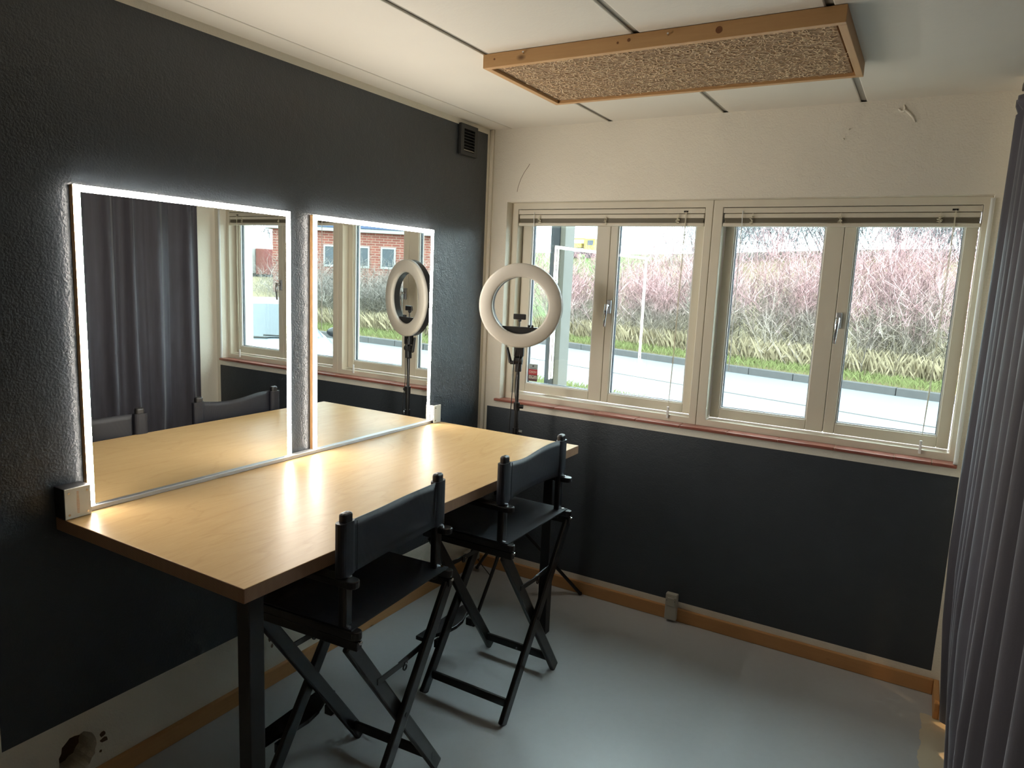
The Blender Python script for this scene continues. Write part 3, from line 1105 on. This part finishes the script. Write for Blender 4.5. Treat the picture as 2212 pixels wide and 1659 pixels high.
cable('remote_cable', [q + RX * .016 + RN * .012, PB - RX * .005 + RN * .028 + Vector((0, 0, 1.28)), PB - RX * .018 + RN * .022 + Vector((0, 0, 1.15)), PB + RX * .020 + RN * .024 + Vector((0, 0, 1.02)), PB + RX * .014 + RN * .022 + Vector((0, 0, .90)), PB - RX * .012 + RN * .022 + Vector((0, 0, .72)), PB + RX * .012 + RN * .022 + Vector((0, 0, .60))], .0022, 'thin black cable looped close around the ring lamp pole')

# ------------------------------------------------------------------ sockets
sk = thing('power_socket', (1.265, 0, 0.015), 'grey surface power socket standing over the baseboard under the window', 'socket')
bx('socket_body', 'greyplastic', (1.2345, 1.2965, -0.052, -0.0215, 0.014, 0.158), sk, bevel=0.004)
bx('socket_cover', 'greyplastic', (1.2415, 1.2880, -0.0555, -0.052, 0.092, 0.140), sk, bevel=0.002)
bx('switch_bar', 'whiteplastic', (1.2475, 1.2820, -0.0575, -0.0555, 0.134, 0.139), sk, bevel=0.001)
for x in (1.2435, 1.286):
    MB().tube([(x, -.0555, .122), (x, -.0565, .122)], .0022, 8).build('socket_screw', 'ink', sk)
s2 = thing('wall_socket', (0, -.12, .08), 'white double socket low on the wall under the table by the corner', 'socket')
bx('socket_body', 'greyplastic', (TS, .055, -.185, -.115, .070, .130), s2, bevel=0.004)
bx('plug', 'greyplastic', (.055, .095, -.150, -.105, .085, .145), s2, bevel=0.008)

# ------------------------------------------------------------------ curtain
def make_curtain(y0, y1, xbase, label, seed, folds, amp, lead=0.0):
    rnd = random.Random(seed)
    c = thing('curtain', (xbase, 0.5 * (y0 + y1), 0), label, 'curtain')
    N = 460
    Z = [0.025, 0.2, 0.45, 0.75, 1.1, 1.5, 1.9, 2.2, 2.40, 2.455, 2.475, 2.50, 2.525]
    ph = [rnd.uniform(0, 6.28) for _ in range(8)]
    am = [rnd.uniform(.7, 1.25) for _ in range(40)]
    vs, fs = [], []
    for j in range(2):
        for i in range(N + 1):
            u = i / N
            y = y0 + (y1 - y0) * u
            for k, z in enumerate(Z):
                h = z / 2.5
                sp = 2 * math.pi * folds * u + ph[0] + 0.9 * math.sin(4.2 * u * 6.28 + ph[1])
                a = amp * am[int(u * folds) % 40]
                sharp = math.sin(sp) + 0.30 * math.sin(2 * sp + ph[2]) + 0.05 * math.sin(3.3 * sp + ph[3] + h)
                w = a * sharp * (0.75 + 0.35 * (1 - h))
                w += .010 * math.sin(2 * sp * .37 + ph[4] + 2.2 * h) * (1 - h)
                drift = 0.055 * max(0, 0.24 - h) / 0.24
                if z > 2.46:
                    w = w * (0.55 if z < 2.49 else 0.9)
                    drift += 0.006 if z < 2.49 else -0.004
                e = math.exp(-u / .022)
                w = w * (1 - e) - lead * e
                pull = -.085 * max(0, .30 - h) / .30 * math.exp(-u / .035) if lead else 0
                vs.append((xbase + w + drift + .003 * j, y + pull + .012 * math.sin(sp * .5 + 3 * h) * (1 - h) * (1 - e), z))
    K = len(Z)
    A = (N + 1) * K
    for i in range(N):
        for k in range(K - 1):
            a = i * K + k
            fs.append((a, a + 1, a + K + 1, a + K))
            fs.append((A + a, A + a + K, A + a + K + 1, A + a + 1))
        for k in (0, K - 1):
            a = i * K + k
            fs.append((a, a + K, A + a + K, A + a))
    for k in range(K - 1):
        for i in (0, N):
            a = i * K + k
            fs.append((a, a + 1, A + a + 1, A + a))
    MB().add(vs, fs).build('curtain_cloth', 'curtain', c, smooth=True)
    return c
make_curtain(-0.172, -2.60, 2.500, 'long charcoal curtain hanging from the ceiling beside the right end of the window', 4, 12.5, 0.037, 0.036)
cr = MB().box(2.47, 2.575, -2.7, -0.21, 2.545, 2.572)
tag(cr.build('curtain_rail', 'blackmetal', bevel=0.004), 'dark curtain rail just under the ceiling at the right', 'curtain rail')

# lamp behind the curtain: small floor uplight in the side room
fl_ = thing('floor_lamp', (3.02, -0.66, 0), 'warm floor lamp standing behind the curtain', 'lamp')
MB().lathe([(.12, 0), (.12, .015), (.02, .022)], (3.02, -0.66, 0), (0, 0, 1), 24).build('lamp_base', 'blackmetal', fl_)
MB().tube([(3.02, -0.66, .02), (3.02, -0.66, .50)], .010, 10).build('lamp_pole', 'blackmetal', fl_)
MB().sphere((3.02, -0.66, .57), .075, 20, 12).build('lamp_globe', emission('lamp_globe_glow', (1.0, .62, .28), FLOORLAMP_W), fl_, smooth=True)

# ------------------------------------------------------------------ outdoors
ZG = -0.2
KP = [(-30, 22.5), (-12, 16.6), (-6, 14.6), (-1.3, 12.97), (2.6, 11.75), (6, 11.1), (9.1, 10.95), (14, 11.4), (22, 13.0), (40, 18.0)]
def kerb_y(x):
    for (x0, y0), (x1, y1) in zip(KP, KP[1:]):
        if x <= x1:
            t = (x - x0) / (x1 - x0)
            return y0 + (y1 - y0) * t
    return KP[-1][1]
def hill(x, y):
    d = y - kerb_y(x)
    if d < 0.2:
        return ZG
    h = ZG + 0.14
    fade = 1.0 if x < 10 else max(0.0, 1 - (x - 10) / 12.0)
    h += max(0, d - 3.2) * (0.02 + 0.115 * fade)
    h += 0.25 * math.sin(x * .11 + 1) * min(1, max(0, d - 6) / 12)
    return min(h, ZG + 0.14 + 4.35 + 0.25 * math.sin(x * .11 + 1))

def asphalt():
    t = NT('asphalt')
    p = t.geo_pos()
    n = t.noise(p, 60, 4, 0.7)
    n2 = t.noise(p, 0.6, 3)
    t.base(t.mix(n, lin((84, 86, 88)), lin((104, 106, 108))))
    t.rough(0.75)
    return t.m
MAT['asphalt'] = asphalt()
def field():
    t = NT('field_grass')
    p = t.geo_pos()
    s = t.sep(p)
    n = t.noise(p, 0.35, 5)
    n2 = t.noise(p, 3, 5)
    straw = t.mix(n2, lin((88, 79, 56)), lin((104, 95, 70)))
    green = t.mix(n2, lin((60, 82, 36)), lin((74, 96, 46)))
    # mown lawn on the left part of the slope
    edge = t.math('ADD', t.math('ADD', s[0], t.math('MULTIPLY', s[1], 0.25)), t.math('MULTIPLY', n, 5.0))
    msk = t.math('LESS_THAN', edge, -1.5)
    t.base(t.mix(msk, straw, green))
    t.rough(0.9)
    t.spec(0.1)
    return t.m
MAT['field'] = field()
MAT['verge'] = plain('verge_turf', (88, 92, 58), 0.9, spec=0.1, var=0.25)
MAT['blade'] = plain('grass_blade', (106, 112, 70), 0.8, spec=0.15, var=0.3)
MAT['strawblade'] = plain('dry_grass_blade', (152, 140, 114), 0.85, spec=0.1, var=0.25)
MAT['kerb'] = plain('kerb_concrete', (66, 65, 64), 0.85, var=0.2, bump=0.3, bscale=40)

# road surface
xs = [-30 + i * 2.0 for i in range(40)]
rv, rf = [], []
for i, x in enumerate(xs):
    rv += [(x, 0.31, ZG), (x, kerb_y(x), ZG)]
for i in range(len(xs) - 1):
    rf.append((2 * i, 2 * i + 2, 2 * i + 3, 2 * i + 1))
tag(MB().add(rv, rf).build('road', 'asphalt'), 'pale asphalt road passing outside the windows', kind='structure')
# long repair seam along the road
sv = MB()
sv.tube([(x, kerb_y(x) - 3.1, ZG + .002) for x in [(-12 + i * .5) for i in range(60)]], .012, 5)
tag(sv.build('road_seam', 'kerb'), 'dark repair seam running along the road surface', kind='structure')

# near grass strip beside the house at the left
nv, nf = [], []
gx = [-14 + i * 1.0 for i in range(13)]
for i, x in enumerate(gx):
    nv += [(x, 0.31, ZG + .02), (x, kerb_y(x) - 5.5, ZG + .02)]
for i in range(len(gx) - 1):
    nf.append((2 * i, 2 * i + 2, 2 * i + 3, 2 * i + 1))
tag(MB().add(nv, nf).build('lawn_strip', 'verge'), 'grass strip between the house and the road at left', kind='structure')

# terrain beyond the kerb
tv, tf = [], []
nx, ny = 80, 46
for j in range(ny + 1):
    for i in range(nx + 1):
        x = -46 + 120 * i / nx
        d = 0.10 + (j / ny) ** 1.6 * 75
        y = kerb_y(max(-30, min(40, x))) + d
        tv.append((x, y, hill(x, y) if j > 0 else ZG + .12))
for j in range(ny):
    for i in range(nx):
        a = j * (nx + 1) + i
        tf.append((a, a + 1, a + nx + 2, a + nx + 1))
tag(MB().add(tv, tf).build('hillside', 'field', smooth=True), 'sloping field rising beyond the road', kind='structure')

# kerb stones
kb = thing('kerb', (0, 12.5, ZG), 'row of grey concrete kerb stones across the road', 'kerb')
x = -9.0
while x < 18:
    x2 = x + 0.98
    a = Vector((x, kerb_y(x), ZG + .07)); b = Vector((x2, kerb_y(x2), ZG + .07))
    MB().bar(a, b, .16, .17).build('kerb_stone', 'kerb', kb, bevel=0.012)
    x = x2 + .012

# verge grass blades
def blades(n, area, hmin, hmax, mat, name, label, seed, lean=.35):
    rnd = random.Random(seed)
    vs, fs = [], []
    for i in range(n):
        x, y, z = area(rnd)
        a = rnd.uniform(0, 6.28)
        h = rnd.uniform(hmin, hmax)
        w = h * .014 + .002
        lx, ly = rnd.gauss(0, lean) * h, rnd.gauss(0, lean) * h
        ca, sa = math.cos(a) * w, math.sin(a) * w
        o = len(vs)
        vs += [(x - ca, y - sa, z), (x + ca, y + sa, z), (x + sa, y - ca, z), (x + lx * .4, y + ly * .4, z + h * .6), (x + lx, y + ly, z + h)]
        fs += [(o, o + 1, o + 3), (o + 1, o + 2, o + 3), (o + 2, o, o + 3), (o, o + 3, o + 4), (o + 1, o + 4, o + 3)]
    ob = MB().add(vs, fs).build(name, mat, recalc=False)
    return tag(ob, label, 'grass', kind='stuff')
def verge_area(r):
    x = r.uniform(-9, 17)
    d = r.uniform(.15, 1.5)
    y = kerb_y(x) + d
    return x, y, ZG + .13
blades(15000, verge_area, .06, .20, 'blade', 'verge_grass', 'green grass verge behind the kerb', 1)
def dry_area(r):
    x = r.uniform(-9, 17)
    d = 1.3 + abs(r.gauss(0, .5))
    y = kerb_y(x) + d
    return x, y, ZG + .13
blades(15000, dry_area, .20, .65, 'strawblade', 'dry_grass', 'dry straw-coloured grass at the foot of the shrubs', 2, .3)
def near_area(r):
    x = r.uniform(-6, -1.5)
    y = kerb_y(x) - 5.5 - abs(r.gauss(0, .5))
    return x, y, ZG + .02
blades(3000, near_area, .05, .14, 'blade', 'near_grass', 'sparse grass at the near road edge outside the left window', 3)

# shrubs of bare twigs
def twig_mat(name, low, mid, top, zt):
    t = NT(name)
    s = t.sep(t.obj())
    n = t.noise(t.obj(), 1.1, 2)
    rn = t.node('ShaderNodeObjectInfo').outputs['Random']
    f = t.math('ADD', t.math('ADD', t.math('DIVIDE', s[2], zt), t.math('MULTIPLY', t.math('SUBTRACT', n, .5), .9)), t.math('MULTIPLY', t.math('SUBTRACT', rn, .6), .4))
    col = t.ramp(f, [(0.1, lin(low)), (0.5, lin(mid)), (0.72, lin(top)), (1.0, lin(top))])
    at = t.node('ShaderNodeAttribute')
    at.attribute_name = 'tone'
    v = t.ramp(at.outputs['Fac'], [(0.0, (.3, .3, .3)), (0.5, (.9, .9, .9)), (1.0, (2.0, 2.0, 2.0))])
    mm = t.node('ShaderNodeMix', data_type='RGBA', blend_type='MULTIPLY')
    mm.inputs[0].default_value = 1.0
    t.link(col, mm.inputs[6]); t.link(v, mm.inputs[7])
    t.base(mm.outputs[2])
    t.rough(0.8)
    t.spec(0.15)
    return t.m
MAT['twig'] = twig_mat('red_tipped_twig', (140, 130, 114), (138, 128, 120), (156, 126, 126), 2.6)
MAT['twig_grey'] = twig_mat('grey_twig', (114, 106, 92), (114, 108, 98), (116, 110, 104), 3.0)
MAT['treebark'] = twig_mat('hazed_bark', (118, 116, 120), (124, 122, 126), (130, 126, 130), 6.0)  # distance haze on the far trees and thicket is put into this colour

def shrub_mesh(name, seed, w, h, n, r0, mat, stems=26):
    rnd = random.Random(seed)
    mb = MB()
    vs, fs = mb.v, mb.f
    tones = []
    def strand(p, d, L, r, segs, curl):
        pts = [p.copy()]
        dd = d.copy()
        for _ in range(segs):
            dd = (dd + Vector((rnd.gauss(0, curl), rnd.gauss(0, curl), rnd.gauss(0, curl) * .7 + .02))).normalized()
            pts.append(pts[-1] + dd * (L / segs))
        o = len(vs)
        tone = min(1, max(0, rnd.gauss(.5, .3)))
        tones.extend([tone] * (3 * len(pts)))
        for i, q in enumerate(pts):
            rr = r * (1 - .75 * i / segs)
            for k in range(3):
                t = 2.094 * k + i
                vs.append((q.x + rr * math.cos(t), q.y + rr * math.sin(t), q.z + rr * .3 * math.sin(t * 2)))
        for i in range(segs):
            for k in range(3):
                k2 = (k + 1) % 3
                fs.append((o + i * 3 + k, o + i * 3 + k2, o + i * 3 + 3 + k2, o + i * 3 + 3 + k))
        return pts
    hosts = []
    for s_ in range(stems):
        p = Vector((rnd.gauss(0, w * .20), rnd.gauss(0, w * .16), 0))
        d = Vector((p.x / w * 1.6 + rnd.gauss(0, .18), p.y / w * 1.6 + rnd.gauss(0, .18), 1)).normalized()
        hosts += strand(p, d, h * rnd.uniform(.7, 1.05), r0 * 1.6, 6, .10)[1:]
    while len(fs) < n * 9:
        hp = rnd.choice(hosts)
        d = Vector((rnd.gauss(0, .6), rnd.gauss(0, .6), rnd.uniform(.1, 1))).normalized()
        pts = strand(hp, d, rnd.uniform(.25, .75) * h * .5, r0 * rnd.uniform(.5, .9), 3, .22)
        if len(hosts) < 900:
            hosts += pts[1:3]
    me = bpy.data.meshes.new(name)
    me.from_pydata(vs, [], fs)
    ta = me.attributes.new('tone', 'FLOAT', 'POINT')
    ta.data.foreach_set('value', tones)
    me.materials.append(MAT[mat])
    return me
sm = [shrub_mesh('shrub_%d' % i, 20 + i, 3.2, 2.7, 2600, .0085, 'twig') for i in range(3)]
sg = [shrub_mesh('grey_shrub_%d' % i, 40 + i, 3.2, 3.2, 2300, .009, 'twig_grey') for i in range(2)]
tr = [shrub_mesh('tree_%d' % i, 60 + i, 4.0, 6.5, 2600, .022, 'treebark', 16) for i in range(2)]
rnd = random.Random(7)
GH = 'bare roadside shrubs across the road'
x = -8.5
i = 0
while x < 17.0:
    for row in range(2):
        me = sm[i % 3] if x < 8 else sg[i % 2]
        o = bpy.data.objects.new('bare_shrub', me)
        COL.objects.link(o)
        xx = x + rnd.uniform(-.3, .3) + row * .8
        yy = kerb_y(xx) + 2.3 + row * 1.7 + rnd.uniform(-.2, .2)
        o.location = (xx, yy, hill(xx, yy) - .03)
        s_ = rnd.uniform(.82, 1.0)
        o.scale = (s_, s_, s_ * rnd.uniform(.72, 1.08))
        o.rotation_euler = (0, 0, rnd.uniform(0, 6.28))
        if x >= 8:
            o.scale[2] *= .62
        if x < 8:
            tag(o, 'bare shrub with reddish twig tips in the hedge across the road', 'shrub', GH)
        else:
            tag(o, 'leafless grey-brown shrub across the road seen in the mirrors', 'shrub', 'leafless shrubs seen in the mirrors')
        i += 1
    x += 1.55
# bare trees on the rise
tspots = [(-3.5, 46, 1.0), (0.5, 44, .9), (4.0, 43, 1.0), (7.5, 42, .95), (11, 41, 1.05), (14.5, 42, 1.0), (-7, 48, .8), (2.2, 40, .7), (9, 38.5, .7), (-10.5, 47, .8)]
big = bpy.data.objects.new('bare_tree', tr[0])
COL.objects.link(big)
big.location = (71.5, 62.5, 0.1)
big.scale = (2.2, 2.2, 2.0)
tag(big, 'large leafless tree in front of the sky in the larger mirror', 'tree')
for i, (x, y, s_) in enumerate(tspots):
    o = bpy.data.objects.new('bare_tree', tr[i % 2])
    COL.objects.link(o)
    o.location = (x, y, hill(x, y) - .1)
    o.scale = (s_ * 1.1, s_ * 1.1, s_)
    o.rotation_euler = (0, 0, i * 1.3)
    tag(o, 'hazy leafless tree on the rise behind the field', 'tree', 'leafless trees on the rise')

thick = []
for q in sg:
    w_ = q.copy()
    w_.materials.clear()
    w_.materials.append(MAT['treebark'])
    thick.append(w_)
for i in range(15):
    x = -13 + i * 2.0
    y = 43.5 + 1.2 * math.sin(i * 2.1)
    o = bpy.data.objects.new('thicket_bush', thick[i % 2])
    COL.objects.link(o)
    o.location = (x, y, hill(x, y) - .1)
    o.scale = (1.3, 1.3, 1.25 + .2 * math.sin(i * 1.7))
    o.rotation_euler = (0, 0, i * 2.2)
    tag(o, 'grey leafless bush in the thicket on top of the rise', 'bush', 'bushes of the thicket on the rise')
# dark post outside the left window, its lit side painted as a paler strip
op = thing('outdoor_post', (0.12, 0.55, ZG), 'dark timber post with its lit side painted pale standing outside the left window', 'post')
MAT['tar'] = plain('dark_weathered_timber', (42, 46, 54), 0.7, var=0.45, bump=0.5, bscale=30)
bx('post_core', 'tar', (0.1420, 0.2060, 0.52, 0.62, ZG, 3.0), op, bevel=0.003)
MAT['postlit'] = plain('lit_side_timber', (104, 102, 97), 0.7)
bx('post_lit_side', 'postlit', (0.2065, 0.2420, 0.525, 0.66, ZG, 3.0), op, bevel=0.002)

# yellow tipper lorry on the rise
MAT['yellow'] = plain('yellow_paint', (138, 122, 48), 0.5)
MAT['tyre'] = plain('tyre', (40, 42, 46), 0.8)
lx0, ly0 = -24.2, 52.0
lz = hill(lx0, ly0)
lo = thing('yellow_lorry', (lx0, ly0, lz), 'yellow lorry parked on the grassy rise outside the left window', 'lorry')
bx('cargo_bed', 'yellow', (lx0 - 2.6, lx0 + 1.2, ly0 - 1.1, ly0 + 1.1, lz + 1.5, lz + 2.2), lo, bevel=.05)
bx('crane_boom', 'yellow', (lx0 - 3.0, lx0 + 1.4, ly0 - .2, ly0 + .2, lz + 2.75, lz + 3.0), lo, bevel=.04)
bx('boom_post', 'yellow', (lx0 + 1.1, lx0 + 1.4, ly0 - .2, ly0 + .2, lz + 1.2, lz + 2.8), lo, bevel=.03)
bx('cab', 'yellow', (lx0 + 1.6, lx0 + 3.3, ly0 - 1.1, ly0 + 1.1, lz + .8, lz + 2.9), lo, bevel=.12)
bx('cab_window', 'gasket', (lx0 + 2.2, lx0 + 3.1, ly0 - 1.13, ly0 - 1.09, lz + 1.9, lz + 2.6), lo)
bx('chassis', 'tyre', (lx0 - 2.6, lx0 + 3.2, ly0 - .8, ly0 + .8, lz + .6, lz + .95), lo)
for wx in (-1.9, -.9, 2.4):
    for wy in (-1.0, 1.0):
        MB().tube([(lx0 + wx, ly0 + wy - .15, lz + .48), (lx0 + wx, ly0 + wy + .15, lz + .48)], .48, 18).build('wheel', 'tyre', lo)

lo.scale = (.56, .56, .56)

# --- parked car seen only through the mirrors
MAT['carpaint'] = plain('silver_car_paint', (112, 118, 124), 0.3, metal=0.2, var=0.02)
def car_glass():
    t = NT('tinted_windscreen')
    t.base(lin((44, 54, 60)))
    t.rough(0.05)
    t.spec(0.5)
    return t.m
MAT['carglass'] = car_glass()
CAR = thing('parked_car', (6.16, 3.43, ZG), 'silver car parked outside, seen in the mirrors', 'car')
def loft(sections, close=True):
    mb = MB()
    n = len(sections[0])
    vs = [p for s_ in sections for p in s_]
    fs = []
    for i in range(len(sections) - 1):
        for k in range(n):
            k2 = (k + 1) % n
            fs.append((i * n + k, i * n + k2, (i + 1) * n + k2, (i + 1) * n + k))
    fs.append(tuple(range(n - 1, -1, -1)))
    fs.append(tuple((len(sections) - 1) * n + k for k in range(n)))
    return mb.add(vs, fs)
def ring(x, hw, z0, z1, rr, top=None):
    # rounded cross-section at length x (car runs along local x, nose at -x)
    pts = []
    tw = top if top else hw
    for (sy, sz) in ((1, 0), (1, 1), (-1, 1), (-1, 0)):
        for i in range(4):
            t = R({(1, 0): -90, (1, 1): 0, (-1, 1): 90, (-1, 0): 180}[(sy, sz)] + 30 * i)
            w = tw if sz else hw
            pts.append((x, sy * (w - rr) + rr * math.cos(t), (z1 - rr if sz else z0 + rr) + rr * math.sin(t)))
    return pts
base = CAR.location.copy()
CAR.location = (0, 0, 0)
body = loft([ring(-2.05, .62, .35, .68, .1), ring(-1.9, .80, .25, .80, .14), ring(-1.2, .85, .2, .94, .14), ring(-.55, .86, .2, 1.00, .12), ring(1.5, .86, .2, 1.02, .12), ring(1.95, .80, .25, .95, .15), ring(2.05, .70, .35, .85, .1)]).build('car_body', 'carpaint', CAR, smooth=True)
cab = loft([ring(-.62, .76, .96, 1.02, .02, .70), ring(.12, .70, .96, 1.46, .12, .58), ring(1.0, .70, .96, 1.48, .12, .58), ring(1.6, .72, .96, 1.25, .1, .6), ring(1.8, .74, .96, 1.02, .02, .64)]).build('roof_shell', 'carpaint', CAR, smooth=True)
MB().add([(-.66, -.66, 1.005), (-.66, .66, 1.005), (.06, .52, 1.425), (.06, -.52, 1.425), (-.64, -.66, .985), (-.64, .66, .985), (.10, .52, 1.405), (.10, -.52, 1.405)],
         [(0, 1, 2, 3), (7, 6, 5, 4), (0, 4, 5, 1), (1, 5, 6, 2), (2, 6, 7, 3), (3, 7, 4, 0)]).build('windscreen', 'carglass', CAR)
MB().tube([(-.69, .10, 1.00), (-.67, -.45, 1.035)], .012, 6).build('wiper', 'rubber', CAR)
MB().tube([(-.69, .60, 1.00), (-.67, .05, 1.035)], .012, 6).build('wiper', 'rubber', CAR)
for s in (-1, 1):
    MB().sphere((-.30, s * .92, 1.05), .10, 12, 8, (.6, 1.1, .75)).build('side_mirror', 'blackplastic', CAR, smooth=True)
    MB().box(-2.0, -1.85, s * .66 - .13, s * .66 + .13, .58, .72).build('headlamp', 'bead', CAR, bevel=.03)
    for wx in (-1.3, 1.3):
        MB().tube([(wx, s * .74, .31), (wx, s * .88, .31)], .31, 24).build('wheel', 'tyre', CAR)
CAR.location = base
CAR.rotation_euler = (0, 0, R(38))
CAR.scale = (1, 1.17, 1)

# --- brick building seen in the mirror by the window
def brick():
    t = NT('red_brick')
    tc_ = t.node('ShaderNodeTexCoord')
    b = t.node('ShaderNodeTexBrick')
    b.inputs['Color1'].default_value = (*lin((102, 52, 42)), 1)
    b.inputs['Color2'].default_value = (*lin((116, 64, 52)), 1)
    b.inputs['Mortar'].default_value = (*lin((126, 108, 96)), 1)
    b.inputs['Scale'].default_value = 1.0
    b.inputs['Brick Width'].default_value = 0.5
    b.inputs['Row Height'].default_value = 0.15
    b.inputs['Mortar Size'].default_value = 0.018
    t.link(t.mapping(tc_.outputs['Object'], (1, 1, 1), (0, 0, 0), (R(90), 0, 0)), b.inputs['Vector'])
    t.base(b.outputs['Color'])
    t.rough(0.85)
    return t.m
MAT['brick'] = brick()
MAT['blueroof'] = plain('blue_fascia', (44, 62, 92), 0.5)
MAT['whitepaint'] = plain('white_paint', (128, 128, 126), 0.5)
MAT['redsign'] = plain('red_sign', (206, 40, 56), 0.5)
MAT['paneglass'] = plain('far_window_glass', (52, 60, 66), 0.2, spec=0.3)
bb = thing('brick_building', (0, 0, 0), 'red brick building with white windows and blue roof edge reflected in a mirror', 'building')
bwall = MB().box(-9, 6, 0, 6, -1.2, 3.75).build('brick_wall', 'brick', bb)
MB().box(-9.3, 6.3, -.35, 6.3, 3.75, 3.95).build('white_soffit', 'whitepaint', bb)
MB().box(-9.3, 6.3, -.40, 6.35, 3.95, 4.9).build('roof_fascia', 'blueroof', bb, bevel=.03)
for wx in (-3.87, -.78, .78, 2.6):
    wf = plate_with_holes([(wx - .45, 1.65), (wx + .45, 1.65), (wx + .45, 2.95), (wx - .45, 2.95)], [[(wx - .35, 1.77), (wx + .35, 1.77), (wx + .35, 2.84), (wx - .35, 2.84)]], lambda a, b: (a, -.06, b), lambda a, b: (a, .06, b)).build('window_frame', 'whitepaint', bb)
    MB().box(wx - .35, wx + .35, -.02, .0, 1.77, 2.84).build('pane', 'paneglass', wf)
MB().box(-8.6, -4.6, -.55, -.40, 2.75, 3.72).build('sign_board', 'whitepaint', bb)
MB().box(-6.9, -5.9, -.60, -.55, 2.85, 3.6).build('red_sign_panel', 'redsign', bb, bevel=.02)
bb.location = (30.6, 33.65, 0.0)
bb.scale = (1.12, 1.12, 1.12)
bb.rotation_euler = (0, 0, R(-38))

# --- freight container and white box trailer far behind the car
MAT['containerred'] = plain('container_red', (112, 56, 50), 0.6, var=0.15)
ct = thing('freight_container', (0, 0, 0), 'faded red freight container behind the parked car in a mirror', 'container')
MB().box(-5.5, 2.2, 0, 2.4, 0, 2.5).build('container_body', 'containerred', ct, bevel=.03)
for i in range(26):
    xx = -5.35 + i * .29
    MB().box(xx, xx + .13, -.035, 0.0, .18, 2.34).build('corrugation', 'containerred', ct)
MB().box(-5.5, 2.2, .05, 2.3, -.25, 0.0).build('support_beam', 'tyre', ct)
MB().box(-5.5, 2.2, .30, 2.3, -1.6, -.25).build('retaining_wall', 'whitepaint', ct)
ct.location = (53.76, 45.68, 0.83)
ct.rotation_euler = (0, 0, R(-31))
tl = thing('white_trailer', (0, 0, 0), 'white box trailer with a blue plate beside the red container in a mirror', 'trailer')
MB().box(-1.3, 1.3, 0, 5, 0, 3.6).build('trailer_box', 'whitepaint', tl, bevel=.03)
MB().box(-1.15, .2, -.04, 0, 2.3, 2.8).build('blue_plate', plain('pale_blue_plate', (130, 170, 190), 0.5), tl)
MB().box(-1.2, 1.2, .2, 4.8, -.5, 0).build('trailer_chassis', 'tyre', tl)
for wy in (1.0, 3.8):
    MB().tube([(-1.15, wy, -.5), (1.15, wy, -.5)], .45, 18).build('wheel', 'tyre', tl)
tl.location = (55.8, 42.2, 0.9)
tl.rotation_euler = (0, 0, R(-31))
